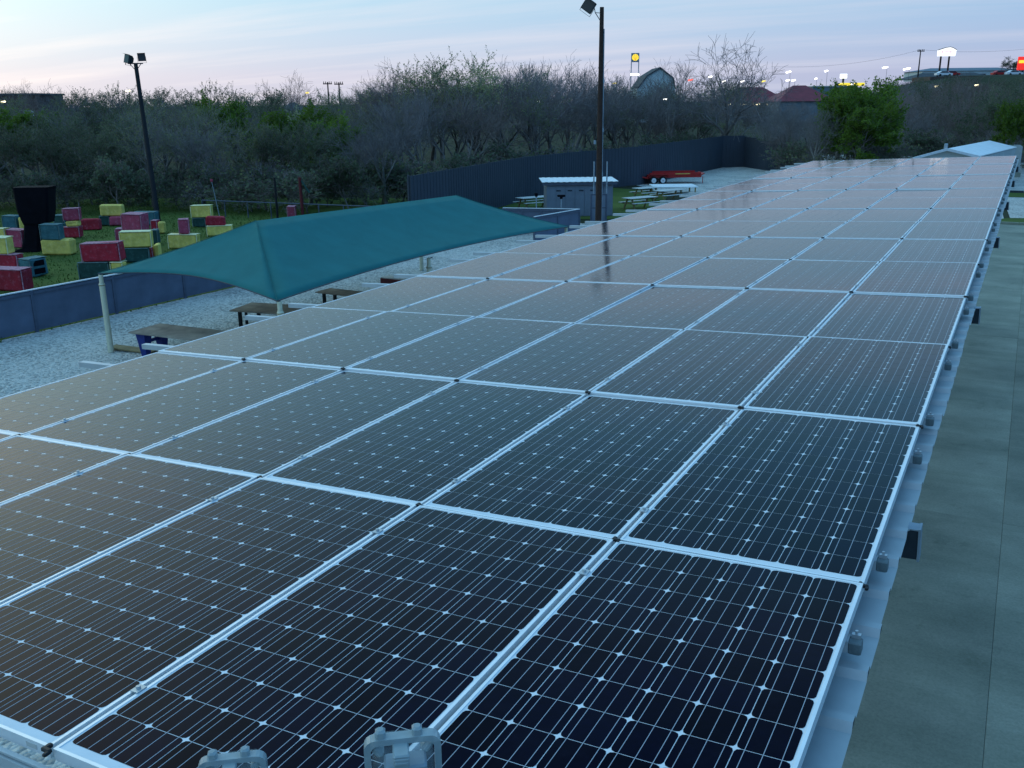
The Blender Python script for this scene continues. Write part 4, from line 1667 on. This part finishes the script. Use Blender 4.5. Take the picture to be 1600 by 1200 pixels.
# ------------------------------------------------------------------ trees
def gen_tree(seed, h=10.0, spread=0.55, levels=5, kids_=(4, 4, 4, 3, 3), trunk=0.22, up=0.35, nleaf=0, lsize=0.14, rad=0.20, lat=0.4, droop=0.0):
    rs = np.random.default_rng(seed)
    segs = []           # p0, p1, r0, r1, level
    tips = []

    def nrm(v):
        return v / (np.linalg.norm(v) + 1e-9)

    def grow(p, d, L, r, lvl):
        ns = 3 if lvl < 3 else 2
        q = p
        rr = r
        pts = [p]
        for s in range(ns):
            d = nrm(d + rs.normal(0, .13 + .03 * lvl, 3) + np.array([0, 0, up * .12]))
            q2 = q + d * L / ns
            r2 = max(rr * (.86 if lvl < levels else .7), .010)
            segs.append((q, q2, rr, r2, lvl))
            q, rr = q2, r2
            pts.append(q)
        if lvl >= levels:
            tips.append((pts[0], pts[-1]))
            return
        if lvl == levels - 1:
            tips.append((pts[1], pts[-1]))
        n = kids_[lvl]
        ph = rs.uniform(0, 2 * PI)
        for k in range(n):
            a = ph + 2 * PI * k / n + rs.normal(0, .4)
            ang = abs(rs.normal(spread, .16))
            if k == 0:
                ang *= .35
            o = nrm(np.cross(d, np.array([.31, .17, .93]) if abs(d[2]) < .9 else np.array([1., .2, 0])))
            o2 = np.cross(d, o)
            nd = nrm(d * math.cos(ang) + (o * math.cos(a) + o2 * math.sin(a)) * math.sin(ang) + np.array([0, 0, up * .25 - droop * lvl]))
            f = rs.uniform(.35, 1.0) if (k > 0 and lvl > 0) else 1.0
            start = pts[0] + (pts[-1] - pts[0]) * f if f < 1 else pts[-1]
            grow(start, nd, L * rs.uniform(.58, .86) * (1.25 if lvl == 0 else 1), max(rr * rs.uniform(.5, .75), .011), lvl + 1)

    grow(np.zeros(3), np.array([0, 0, 1.0]), h * trunk, rad, 0)
    P0 = np.array([s[0] for s in segs])
    P1 = np.array([s[1] for s in segs])
    top = max(P1[:, 2].max(), .1)
    k = h / top
    P0, P1 = P0 * k, P1 * k
    r0 = np.array([s[2] for s in segs])
    r1 = np.array([s[3] for s in segs])
    lv = np.array([s[4] for s in segs])
    lt = None
    if nleaf and tips:
        T0 = np.array([a for a, b in tips]) * k
        T1 = np.array([b for a, b in tips]) * k
        idx = rs.integers(0, len(tips), nleaf)
        u = rs.uniform(0, 1.1, (nleaf, 1))
        c = T0[idx] + (T1[idx] - T0[idx]) * u + rs.normal(0, lsize * .9, (nleaf, 3))
        lt = (c, rs.uniform(.5, 1.3, nleaf) * lsize, rs)
    return P0, P1, r0, r1, lv, lt


def prisms(P0, P1, r0, r1, n=3):
    d = P1 - P0
    d /= np.linalg.norm(d, axis=1, keepdims=True) + 1e-9
    ref = np.where(np.abs(d[:, 2:3]) < .9, np.array([[0, 0, 1.]]), np.array([[1., 0, 0]]))
    a = np.cross(d, ref)
    a /= np.linalg.norm(a, axis=1, keepdims=True) + 1e-9
    b = np.cross(d, a)
    vs = []
    for P, r_ in ((P0, r0), (P1, r1)):
        for k in range(n):
            t = 2 * PI * k / n
            vs.append(P + (a * math.cos(t) + b * math.sin(t)) * r_[:, None])
    V_ = np.stack(vs, 1)
    N = len(P0)
    base = (np.arange(N) * 2 * n)[:, None, None]
    q = np.array([[k, (k + 1) % n, n + (k + 1) % n, n + k] for k in range(n)])[None]
    return V_.reshape(-1, 3), (q + base).reshape(-1, 4)


def leaf_quads(lt):
    c, s, rs = lt
    n = len(c)
    a = rs.normal(size=(n, 3))
    a /= np.linalg.norm(a, axis=1, keepdims=True)
    b = rs.normal(size=(n, 3))
    b = np.cross(a, b)
    b /= np.linalg.norm(b, axis=1, keepdims=True)
    a, b = a * s[:, None], b * s[:, None] * .7
    vs = np.stack([c - a, c + b * .9, c + a, c - b * .9], 1).reshape(-1, 3)
    return vs, np.arange(4 * n).reshape(-1, 4)


def tree_proto(seed, bark, twig, leaf=None, split=1, **kw):
    P0, P1, r0, r1, lv, lt = gen_tree(seed, **kw)
    m = lv <= split
    v, f = prisms(P0[m], P1[m], r0[m], r1[m], 6)
    trunk = tri_mesh('trunk', v, f, [bark])
    v, f = prisms(P0[~m], P1[~m], r0[~m], r1[~m], 3)
    mi = np.zeros(len(f), int)
    mats = [twig]
    if lt is not None:
        v2, f2 = leaf_quads(lt)
        f = np.concatenate([f, f2 + len(v)])
        v = np.concatenate([v, v2])
        mi = np.concatenate([mi, np.ones(len(f2), int)])
        mats.append(leaf)
    crown = tri_mesh('crown', v, f, mats, mi)
    return trunk, crown


B_, TW, TB = MT['bark'], MT['twig'], MT['twig_brown']
PROT = {
    'bare': [tree_proto(s, B_, tw, h=10, spread=sp, up=.45, rad=.22, trunk=.2, kids_=(4, 4, 4, 4, 3)) for s, tw, sp in ((1, TW, .55), (2, TB, .62), (3, TW, .5))],
    'big': [tree_proto(21, B_, TW, h=10, spread=.68, up=.32, rad=.30, trunk=.16, kids_=(5, 4, 4, 4, 4))],
    'bud': [tree_proto(s, B_, TW, MT['leaf_bud'], h=10, spread=.55, up=.42, rad=.22, trunk=.2, nleaf=nl, lsize=.065) for s, nl in ((5, 4500), (6, 6500), (7, 3000))],
    'dark': [tree_proto(s, B_, TB, MT['leaf_dark'], h=10, spread=.58, up=.35, rad=.22, trunk=.18, nleaf=nl, lsize=.09) for s, nl in ((8, 6500), (9, 9000))],
    'green': [tree_proto(s, B_, TW, MT['leaf_green'], h=10, spread=.58, up=.35, rad=.20, trunk=.05, kids_=(6, 4, 4, 3, 3), nleaf=15000, lsize=.14) for s in (10, 12)],
    'haze': [tree_proto(s, B_, TW, MT['leaf_pale'], h=10, spread=.66, up=.30, rad=.18, trunk=.2, kids_=(4, 4, 4, 4, 3), nleaf=11000, lsize=.055) for s in (31, 33)],
    'pale': [tree_proto(14, B_, TW, MT['leaf_pale'], h=10, spread=.5, up=.45, rad=.15, trunk=.16, nleaf=3200, lsize=.13)],
    'scrub': [tree_proto(s, B_, tw, lf, h=4, spread=.75, up=.25, rad=.06, trunk=.06, kids_=(6, 4, 4, 3, 2), nleaf=nl, lsize=.12, split=0)
              for s, tw, lf, nl in ((15, TB, MT['leaf_dark'], 900), (16, TW, MT['leaf_bud'], 300), (17, TB, MT['leaf_dark'], 1500))],
}
NAME = {'bare': 'bare_tree', 'big': 'bare_tree', 'bud': 'budding_tree', 'dark': 'dark_tree', 'green': 'leafy_tree', 'pale': 'pale_tree', 'haze': 'budding_tree', 'scrub': 'shrub'}


def tree(kind, x, y, h, label, group=None, wide=1.0, var=None):
    pr = PROT[kind]
    tr, cr_ = pr[random.randrange(len(pr)) if var is None else var]
    h0 = 4.0 if kind == 'scrub' else 10.0
    z = terrain(x, y)
    t = thing(NAME[kind], label, 'shrub' if kind == 'scrub' else 'tree', (x, y, z - .08), random.uniform(0, 6.28), group)
    s = h / h0
    t.scale = (s * wide, s * wide, s)
    link('trunk', tr, t)
    link('crown', cr_, t)
    return t


def tree_px(kind, px, ptop, D, label, group=None, wide=1.0, var=None):
    q = V(px, ptop, D)
    return tree(kind, q.x, q.y, max(1.5, q.z - terrain(q.x, q.y)), label, group, wide, var)


# trees one can tell apart on the skyline
S = [('bare', 35, 120, 150, 'small bare tree on the skyline at the far left', .8),
     ('bare', 110, 122, 110, 'thin bare tree on the skyline left of the black light pole', 1.1),
     ('bud', 165, 126, 95, 'faintly green tree just left of the black light pole top', 1.0),
     ('bud', 315, 122, 100, 'round green-tipped tree right of the black light pole', 1.0),
     ('green', 362, 138, 80, 'bright green bushy tree right of the black light pole', .9),
     ('bare', 462, 106, 120, 'lone bare tree on the skyline left of the utility poles', .9),
     ('pale', 478, 160, 92, 'small pale flowering tree in the middle of the dark wood', .7),
     ('bare', 592, 108, 90, 'bare twiggy tree at the left shoulder of the tall group', .9),
     ('bare', 606, 86, 84, 'tall bare tree at the left of the high green-tipped group', .8),
     ('haze', 640, 82, 86, 'tall green-tipped tree in the middle of the skyline group', 1.25),
     ('haze', 690, 70, 84, 'tallest green-tipped tree in the skyline group', 1.25),
     ('haze', 748, 68, 88, 'round green-tipped tree at the right of the tall group', 1.25),
     ('bare', 826, 84, 92, 'bare tree right of the tall green-tipped group', 1.0),
     ('bare', 868, 78, 90, 'tall bare tree left of the brown light pole', 1.0),
     ('bare', 915, 92, 95, 'bare tree just left of the brown light pole', 1.0),
     ('bare', 965, 106, 100, 'bare dark tree just right of the brown light pole', 1.0),
     ('bare', 1004, 112, 98, 'bare tree in front of the white barn', .9),
     ('bare', 1068, 84, 100, 'slim bare tree right of the white barn', .9),
     ('big', 1132, 52, 98, 'big spreading bare tree standing high above the wood', 1.2),
     ('bare', 1240, 150, 92, 'dark crooked bare tree left of the bright green one', .9),
     ('green', 1313, 134, 84, 'bright green leafy tree, left one of the group at right', 1.05),
     ('green', 1362, 116, 88, 'tallest bright green leafy tree at right before the shops', 1.05),
     ('green', 1338, 150, 80, 'lower bright green leafy tree in front of the two tall ones', 1.15),
     ('green', 1385, 165, 82, 'low bright green leafy tree at the right of the green group', 1.0),
     ('bare', 1285, 160, 80, 'dark twiggy tree just left of the bright green group', 1.0),
     ('bare', 1215, 150, 120, 'twiggy tree in front of the dark red roof', 1.3),
     ('bare', 1262, 152, 120, 'twiggy tree in front of the pale restaurant wall', 1.3),
     ('bare', 1165, 150, 125, 'twiggy tree in front of the lit awning', 1.3),
     ('dark', 1585, 118, 88, 'green-topped dark tree at the right edge', 1.1),
     ('green', 1592, 150, 84, 'green tree at the right edge above the white gable roof', .7),
     ('bare', 1412, 128, 105, 'dark bare tree just right of the bright green tree', 1.1),
     ('bud', 505, 135, 110, 'green-tipped low tree beneath the utility poles', 1.0),
     ('dark', 1012, 138, 112, 'dark leafy tree hiding the foot of the white barn on its left', 1.3),
     ('dark', 1048, 141, 114, 'dark leafy tree hiding the foot of the white barn on its right', 1.3),
     ('bare', 985, 122, 108, 'bare tree overlapping the left side of the white barn', 1.1),
     ('pale', 440, 195, 84, 'pale yellow-green bush glowing among the dark trees', .6)]
for kind, px, pt, D, lab, wd in S:
    tree_px(kind, px, pt, D, lab, 'trees standing out on the skyline', wd)

# the mass of the wood: nothing tells these apart
WG = 'trees crowded together in the dark wood'
WLAB = {'bare': 'bare grey tree crowded among others in the dark wood', 'bud': 'faintly green tree crowded among others in the dark wood',
        'dark': 'dark leafy tree crowded among others in the dark wood', 'green': 'green tree crowded among others in the dark wood'}
rw = random.Random(5)


def skyline(px):
    pts = [(-80, 150), (60, 150), (130, 140), (300, 140), (420, 143), (540, 150), (590, 128), (680, 98), (780, 98), (860, 94), (940, 106),
           (1030, 134), (1060, 118), (1120, 116), (1175, 146), (1210, 166), (1290, 170), (1390, 118), (1500, 115), (1600, 117), (1700, 118)]
    for (a, ya), (c, yc) in zip(pts[:-1], pts[1:]):
        if a <= px <= c:
            return ya + (yc - ya) * (px - a) / (c - a)
    return 140


def front_depth(px):
    pts = [(-80, 62), (300, 64), (480, 62), (640, 60), (800, 78), (1000, 92), (1130, 108), (1270, 82), (1420, 92), (1700, 92)]
    for (a, ya), (c, yc) in zip(pts[:-1], pts[1:]):
        if a <= px <= c:
            return ya + (yc - ya) * (px - a) / (c - a)
    return 80


for layer, (dd, drop, step) in enumerate(((4, 28, 42), (14, 12, 36), (28, 2, 36), (50, -2, 50))):
    px = -70 + layer * 13
    while px < 1680:
        x_ = px + rw.uniform(-14, 14)
        if px < 560:
            kinds = ['bud', 'dark', 'bare', 'bud', 'dark']
        elif px < 1290:
            kinds = ['bare', 'bare', 'bare', 'bud', 'bare']
        else:
            kinds = ['bare', 'dark', 'bare', 'bare', 'dark']
        k = rw.choice(kinds)
        if px < 560 and layer in (0, 1) and rw.random() < .1:
            k = 'green'
        D = front_depth(min(1699, max(-79, x_))) + dd + rw.uniform(-4, 6)
        zone = 'behind the lawn' if px < 560 else ('behind the dark metal fence' if px < 1290 else 'beyond the white gable roof')
        lab = {'green': 'mid green', 'bare': 'bare grey', 'bud': 'faintly green', 'dark': 'dark leafy'}[k] + ' tree ' + ('at the front of', 'just inside', 'in the middle of', 'deep in')[layer] + ' the wood ' + zone
        tree_px(k, x_, skyline(min(1699, max(-79, x_))) + drop + rw.uniform(-8, 18), D, lab, WG, rw.uniform(.9, 1.25))
        px += step
SG = 'low shrubs along the wood edge'
for k in range(84):
    px = -70 + k * 21 + rw.uniform(-8, 8)
    D = front_depth(min(1699, max(-79, px))) + rw.uniform(-1.0, 8)
    q = V(px, 300, D)
    tree('scrub', q.x, q.y, rw.uniform(2.4, 4.4), 'low dark twiggy shrub at the edge of the wood ' + ('behind the lawn' if px < 560 else ('behind the dark metal fence' if px < 1290 else 'beyond the white gable roof')), SG, rw.uniform(1.0, 1.5))
FG = 'small far trees behind the wood'
for k in range(40):
    px = -60 + k * 43 + rw.uniform(-15, 15)
    D = rw.uniform(170, 300)
    q = V(px, 141 + rw.uniform(-8, 10) - (12 if px > 1350 else 0), D)
    tree(rw.choice(['bare', 'dark', 'bud']), q.x, q.y, max(4, q.z - terrain(q.x, q.y)), 'small far tree rising behind the dark wood', FG, rw.uniform(1, 1.5))
for k in range(16):
    px = 1392 + k * 15 + rw.uniform(-6, 6)
    D = rw.uniform(185, 225)
    q = V(px, rw.uniform(117, 124), D)
    tree(rw.choice(['bare', 'dark', 'bare']), q.x, q.y, max(3, q.z - terrain(q.x, q.y)), 'low far tree on the slope below the shops at the right', 'low trees on the slope below the shops', rw.uniform(1.2, 1.7))
q = V(1575, 88, 330)
tree('dark', q.x, q.y, q.z - terrain(q.x, q.y), 'round dark tree on the rise above the far shops', None, 1.6)

# ------------------------------------------------------------------ far buildings
def faced(px0, px1, pt, pb_, D):
    a, c = V(px0, pb_, D), V(px1, pb_, D)
    top = V((px0 + px1) / 2, pt, D)
    q = (a + c) / 2
    return q, (c - a).length, q.z, top.z


def low_building(name, label, px0, px1, pt, pb_, D, wall_m, roof_m, nwin=4, depth=10, roofh=.0, hip=False, lights=0):
    q, w, zb, zt = faced(px0, px1, pt, pb_, D)
    g = terrain(q.x, q.y)
    t = thing(name, label, 'building', (q.x, q.y, g - .2), FACE)
    hw = zt - g + .2
    wallh = hw - roofh
    MB().box((0, depth / 2, wallh / 2), (w, depth, wallh)).build('wall', wall_m, t)
    b = MB()
    if roofh and hip:
        o = .5
        i_ = min(w, depth) * .38
        vs = [(-w / 2 - o, -o, wallh), (w / 2 + o, -o, wallh), (w / 2 + o, depth + o, wallh), (-w / 2 - o, depth + o, wallh),
              (-w / 2 + i_, depth / 2, hw), (w / 2 - i_, depth / 2, hw)]
        b.add(vs, [(0, 1, 5, 4), (1, 2, 5), (2, 3, 4, 5), (3, 0, 4), (3, 2, 1, 0)])
    else:
        b.box((0, depth / 2, wallh + .15), (w + .5, depth + .5, .3))
    b.build('roof', roof_m, t)
    for k in range(nwin):
        x_ = -w / 2 + w * (k + .5) / nwin
        wd = MB().box((x_, -.03, wallh * .55), (w / nwin * .5, .08, wallh * .34)).build('window', MT['cap'], t)
        MB().box((x_, -.075, wallh * .55), (w / nwin * .42, .02, wallh * .28)).build('pane', MT['window'], wd)
    for k in range(lights):
        x_ = -w / 2 + w * (k + .5) / lights
        MB().bbox((x_, -.5, wallh - .2), (w / lights * rw.choice([.45, .3, .5]), .3, .3), .05).build('awning_light', MT['lit_warm'], t)
    return t


low_building('restaurant', 'long low building with dark red roof and lit awning behind the bare tree', 1128, 1232, 136, 190, 205, MT['brown_wall'], MT['red_roof'], 0, 12, 3.4, True, 5)
low_building('restaurant', 'building with a dark red hip roof and pale wall left of the green trees', 1216, 1300, 133, 190, 195, MT['blue_grey'], MT['red_roof'], 0, 12, 3.2, True)
low_building('shop', 'low grey flat-roofed shop behind the red roof', 1268, 1330, 136, 165, 240, MT['blue_grey'], MT['pale_wall'], 3, 12)
low_building('shop', 'long pale store on the rise at the right under the white sign', 1440, 1600, 105, 125, 330, MT['barn_white'], MT['blue_grey'], 6, 16, 1.2, True)
low_building('shop', 'dark low building in front of the long pale store', 1425, 1562, 113, 138, 290, MT['blue_grey'], MT['dark_roof'], 0, 14, 2.0, True)
low_building('shop', 'brown low building below the dark one behind the trees', 1450, 1620, 128, 150, 255, MT['brown_wall'], MT['brown_wall'], 0, 12)
low_building('house', 'dark flat building on the skyline at the left edge', -30, 60, 149, 175, 160, MT['brown_wall'], MT['dark_roof'], 3, 10)
low_building('house', 'pale house half hidden in the wood below the bare tree', 434, 466, 160, 200, 125, MT['blue_grey'], MT['dark_roof'], 2, 8, 1.6, True)


def barn():
    q, w, zb, zt = faced(996, 1055, 106, 140, 235)
    g = terrain(q.x, q.y)
    t = thing('barn', 'white barn-shaped building with a gambrel gable beyond the wood', 'building', (q.x, q.y, g), FACE)
    H_ = zt - g
    k = 235 / FOC
    eav = H_ - 30 * k
    prof_ = [(-w / 2, 0), (w / 2, 0), (w / 2, eav), (w / 2 - 3.0 * k, H_ - 16 * k), (5 * k, H_), (-w / 2 + 14 * k, H_ - 12 * k), (-w / 2, eav)]
    n = len(prof_)
    b = MB()
    b.add([(x_, 0, z_) for x_, z_ in prof_] + [(x_, 14, z_) for x_, z_ in prof_],
          [tuple(range(n)), tuple(range(2 * n - 1, n - 1, -1))] + [(i, n + i, n + (i + 1) % n, (i + 1) % n) for i in (0, 1, 6)])
    b.build('wall', MT['barn_white'], t)
    b = MB()
    for i in (2, 3, 4, 5):
        (xa, za), (xb, zb_) = prof_[i], prof_[i + 1]
        b.slab([(xa, -.4, za + .15), (xa, 14.4, za + .15), (xb, 14.4, zb_ + .15), (xb, -.4, zb_ + .15)], .3)
    b.build('roof', MT['dark_roof'], t)
    wd = MB().box((1.5 * k, -.05, H_ - 20 * k), (5 * k, .1, 7 * k)).build('window', MT['cap'], t)
    MB().box((1.5 * k, -.11, H_ - 20 * k), (4 * k, .03, 6 * k)).build('pane', MT['pale_wall'], wd)
    return t


barn()

# ------------------------------------------------------------------ far signs, lamps, poles
def yellow_sign():
    D = 260
    q = V(992.5, 90, D)
    k = D / FOC
    g = terrain(q.x, q.y)
    t = thing('pylon_sign', 'square pole sign with a glowing yellow scalloped emblem left of the white barn', 'sign', (q.x, q.y, g), FACE)
    zc_ = q.z - g
    s = 12.5 * k
    MB().bbox((0, 0, zc_), (s, .5, s * 1.08), .06).build('panel', MT['sign_dim'], t)
    b = MB()
    n = 13
    pts = []
    for i in range(n):
        a = R(200 - 220 * i / (n - 1))
        r_ = s * (.44 if i % 2 == 0 else .40)
        pts.append((math.cos(a) * r_, math.sin(a) * r_))
    pts += [(s * .16, -s * .36), (-s * .16, -s * .36)]
    vs = [(x_, -.27, zc_ + z_) for x_, z_ in pts] + [(x_, -.33, zc_ + z_ * .98) for x_, z_ in pts]
    m = len(pts)
    b.add(vs, [tuple(range(m, 2 * m))] + [(i, (i + 1) % m, m + (i + 1) % m, m + i) for i in range(m)])
    em = b.build('emblem', MT['sign_yellow'], t)
    r_ = MB()
    for i in range(1, 5):
        a = R(200 - 220 * (i * 2.4) / (n - 1))
        r_.tube((0, -.345, zc_ - s * .3), (math.cos(a) * s * .36, -.345, zc_ + math.sin(a) * s * .36), .03, n=5)
    r_.build('ridge', MT['sign_red'], em)
    for sx in (-1, 1):
        MB().box((sx * s * .46, 0, (zc_ - s / 2) / 2), (.22, .22, zc_ - s / 2)).build('post', MT['conduit'], t)
    MB().bbox((0, -.1, zc_ - 25 * k), (13 * k, .5, 2.4 * k), .05).build('price_light', MT['lit_white'], t)


yellow_sign()


def white_sign():
    D = 300
    q = V(1479.5, 82, D)
    k = D / FOC
    g = terrain(q.x, q.y)
    t = thing('pylon_sign', 'glowing white arched sign with faint red lettering on two posts', 'sign', (q.x, q.y, g), FACE)
    zc_ = q.z - g
    pts = [(-14 * k, -5.5 * k), (13 * k, -5.5 * k), (14.5 * k, 3.5 * k), (9 * k, 6.5 * k), (4 * k, 8 * k), (-3 * k, 7 * k), (-14.5 * k, 3.5 * k)]
    b = MB()
    n = len(pts)
    b.add([(x_, -.3, zc_ + z_) for x_, z_ in pts] + [(x_, .3, zc_ + z_) for x_, z_ in pts],
          [tuple(range(n)), tuple(range(2 * n - 1, n - 1, -1))] + [(i, n + i, n + (i + 1) % n, (i + 1) % n) for i in range(n)])
    b.build('panel', MT['lit_panel'], t)
    b = MB()
    for x_, w_, h_ in ((-7.5, 2.6, 3.4), (-3.4, 1.6, 2.0), (-1.2, 1.4, 1.8), (1.0, 1.6, 2.0), (3.2, 1.6, 2.0), (5.6, 1.4, 3.2)):
        b.box((x_ * k, -.32, zc_ + .6 * k), (w_ * k * .8, .03, h_ * k * .35))
        b.box(((x_ - w_ * .35) * k, -.321, zc_ + .6 * k), (.5 * k, .03, h_ * k))
    b.build('lettering', MT['sign_pink'], t)
    b = MB()
    for (xa, za), (xb, zb_) in zip(pts[2:-1], pts[3:]):
        b.slab([(xa, -.4, zc_ + za + .1), (xb, -.4, zc_ + zb_ + .1), (xb, .4, zc_ + zb_ + .1), (xa, .4, zc_ + za + .1)], .15)
    b.build('top_edge', MT['dark_roof'], t)
    for x_ in (-8.5, 4.5):
        hh = zc_ - 5.5 * k
        MB().box((x_ * k, 0, hh / 2), (.42, .42, hh)).build('post', MT['pole_wood'], t)


white_sign()
q = V(1599, 99, 290)
g = terrain(q.x, q.y)
k = 290 / FOC
t = thing('pylon_sign', 'glowing red sign with a yellow band at the right edge', 'sign', (q.x, q.y, g), FACE)
MB().bbox((0, 0, q.z - g), (18 * k, .5, 20 * k), .1).build('panel', MT['sign_red'], t)
MB().bbox((0, -.28, q.z - g + 2.5 * k), (16 * k, .1, 4 * k), .05).build('yellow_band', MT['sign_yellow'], t)
MB().box((0, 0, (q.z - g - 10 * k) / 2), (.6, .6, q.z - g - 10 * k)).build('post', MT['dark_steel'], t)


def street_lamp(label, px, py, w, D, m, hgt=1.0):
    q = V(px, py, D)
    g = terrain(q.x, q.y)
    k = D / FOC
    t = thing('street_lamp', label, 'street lamp', (q.x, q.y, g), FACE, 'distant lit lamps')
    z = max(1.0, q.z - g)
    MB().tube((w * k * .3, 0, 0), (w * k * .3, 0, z - .1), .06, .04, n=6).build('pole', MT['dark_steel'], t)
    b = MB()
    b.bbox((0, 0, z), (w * k * .8, .6, 2.0 * k * hgt), .8 * k * hgt * .5, Euler((0, R(-10), 0)).to_matrix())
    b.build('lamp_head', m, t)


LW, LY, LR_, LWm = MT['lit_white'], MT['lit_yellow'], MT['lit_red'], MT['lit_warm']
for a in ((841, 158.5, 6, 100, LW, 'lone white lamp in the wood left of the brown light pole'),
          (1039, 155, 6, 110, LW, 'lone white lamp in the wood below the white barn'),
          (961, 130, 8, 150, LY, 'dim yellow lamp just right of the brown light pole'),
          (1079, 125, 9, 190, LR_, 'red light right of the white barn'),
          (1110, 120, 7, 250, LW, 'white lamp left of the big bare tree trunk'),
          (1131, 127, 6, 250, LW, 'white lamp just behind the big bare tree trunk'),
          (1160, 127, 6, 250, LW, 'white lamp just right of the big bare tree'),
          (1193, 127, 8, 250, LY, 'yellow lamp between the big bare tree and the twin white lamps'),
          (1232, 112.5, 9, 280, LW, 'high white lamp above the twin white lamps'),
          (1231, 125.5, 7, 270, LW, 'left one of the twin white lamps over the red roof'),
          (1240, 125.5, 7, 270, LW, 'right one of the twin white lamps over the red roof'),
          (1291, 111, 6, 300, LW, 'small high white lamp left of the lit white shop sign'),
          (1275, 123, 4, 300, LW, 'faint small white lamp low between the red roof and lit shop sign'),
          (1383, 105.5, 10, 300, LW, 'white lamp high over the bright green tree'),
          (1417, 107.5, 13, 290, LW, 'wide white lamp left of the single utility pole'),
          (1463, 135, 6, 200, LWm, 'dim warm lamp low in the dark trees under the white sign'),
          (1526, 133, 6, 200, LWm, 'dim warm lamp in the dark trees farther right'),
          (200, 142, 6, 140, LWm, 'warm lamp on the skyline left of the black light pole'),
          (5, 159, 6, 130, LWm, 'warm lamp at the left edge under the flat building'),
          (623, 162, 5, 96, LWm, 'faint lamp in the wood under the tall bare tree'),
          (690, 162, 6, 96, LWm, 'faint lamp in the wood under the tallest green-tipped tree'),
          (480, 145, 5, 130, LY, 'faint yellow lamp under the lone bare tree'),
          ):
    street_lamp(a[5], a[0], a[1], a[2], a[3], a[4], 1.0)
q = V(1318, 119, 280)
g = terrain(q.x, q.y)
k = 280 / FOC
t = thing('shop_sign', 'bright white lit sign above the yellow strip behind the green tree', 'sign', (q.x, q.y, g), FACE)
MB().bbox((0, 0, q.z - g), (11 * k, .5, 7 * k), .1).build('panel', MT['lit_panel'], t)
MB().box((0, 0, (q.z - g - 3.5 * k) / 2), (.5, .5, q.z - g - 3.5 * k)).build('post', MT['dark_steel'], t)
q = V(1312, 132, 275)
t = thing('fuel_canopy', 'glowing yellow canopy strip behind the bright green tree', 'canopy', (q.x, q.y, g), FACE)
k = 275 / FOC
MB().bbox((4, 2, q.z - g), (34 * k, 5, 4.5 * k), .1).build('fascia', MT['sign_yellow'], t)
MB().bbox((3.6, -.6, q.z - g + .1), (5 * k, .3, 3 * k), .1).build('lamp', MT['lit_white'], t)
for x_ in (1, 7):
    MB().box((x_, 2, (q.z - g) / 2 - .3), (.4, .4, q.z - g - .6)).build('column', MT['conduit'], t)


def utility_pole(label, px, pt, D, arms=1, w=10):
    q = V(px, pt, D)
    g = terrain(q.x, q.y)
    k = D / FOC
    t = thing('utility_pole', label, 'utility pole', (q.x, q.y, g), FACE, 'distant utility poles')
    z = q.z - g
    MB().tube((0, 0, 0), (0, 0, z + .4), .22, .14, n=8).build('pole', MT['pole_black'], t)
    MB().box((0, -.2, z), (w * k, .16, .22)).build('crossarm', MT['pole_black'], t)
    b = MB()
    for s in (-.42, .42, -.2, .2):
        b.tube((s * w * k, -.2, z + .1), (s * w * k, -.2, z + .5), .09, n=6)
    b.build('insulator', MT['pole_black'], t)
    return Vector((q.x, q.y, q.z))


u1 = utility_pole('left one of two distant utility poles over the wood', 512, 131, 210, w=14)
u2 = utility_pole('right one of two distant utility poles over the wood', 529.5, 131.5, 200, w=14)
u3 = utility_pole('single utility pole left of the glowing white sign', 1438.5, 80, 260, w=11)


def wire(label, pts, sag):
    b = MB()
    for a, c in zip(pts[:-1], pts[1:]):
        pr = None
        for i in range(15):
            u = i / 14
            p = a.lerp(c, u)
            p.z -= sag * 4 * u * (1 - u)
            if pr:
                b.tube(pr, p, .025, n=4, caps=False)
            pr = p
    tag(b.build('power_line', MT['dark_steel']), label, 'wire', 'power lines from the single utility pole')


wire('thin power line running left from the single utility pole', [u3 + Vector((0, 0, .4)), V(1205, 104, 240)], 1.5)
wire('thin power line running right from the single utility pole', [u3 + Vector((0, 0, .4)), V(1640, 72, 270)], 1.0)

# ------------------------------------------------------------------ far parked cars
def car(label, px, py, D, m, L=4.6):
    q = V(px, py, D)
    g = terrain(q.x, q.y)
    t = thing('parked_car', label, 'car', (q.x, q.y, g - .05), FACE + R(4), 'cars parked before the far shops')
    b = MB()
    pr = [(-L / 2, .35), (L / 2, .35), (L / 2, .85), (L * .3, .95), (L * .16, 1.45), (-L * .22, 1.45), (-L * .38, .98), (-L / 2, .9)]
    n = len(pr)
    b.add([(x_, -.85, z_) for x_, z_ in pr] + [(x_, .85, z_) for x_, z_ in pr],
          [tuple(range(n)), tuple(range(2 * n - 1, n - 1, -1))] + [(i, n + i, n + (i + 1) % n, (i + 1) % n) for i in range(n)])
    b.build('body', m, t)
    b = MB()
    b.add([(-L * .34, -.86, .98), (L * .26, -.86, .98), (L * .14, -.86, 1.38), (-L * .2, -.86, 1.38)], [(0, 1, 2, 3)])
    b.build('window', MT['window'], t)
    for x_ in (-L * .3, L * .3):
        for s in (-1, 1):
            MB().tube((x_, s * .65, .34), (x_, s * .88, .34), .34, n=12).build('wheel', MT['tyre'], t)


car('red car parked under the white arched sign', 1486, 116, 268, MT['trailer_red'])
car('white car parked right below the white arched sign', 1474, 118.5, 266, MT['rim'])
car('red car parked before the long pale store at right', 1562, 113.5, 270, MT['trailer_red'])
car('white car parked under the red sign at right', 1584, 112.5, 268, MT['rim'])
car('blue car parked behind the white one at right', 1580, 108, 280, MT['blue'])
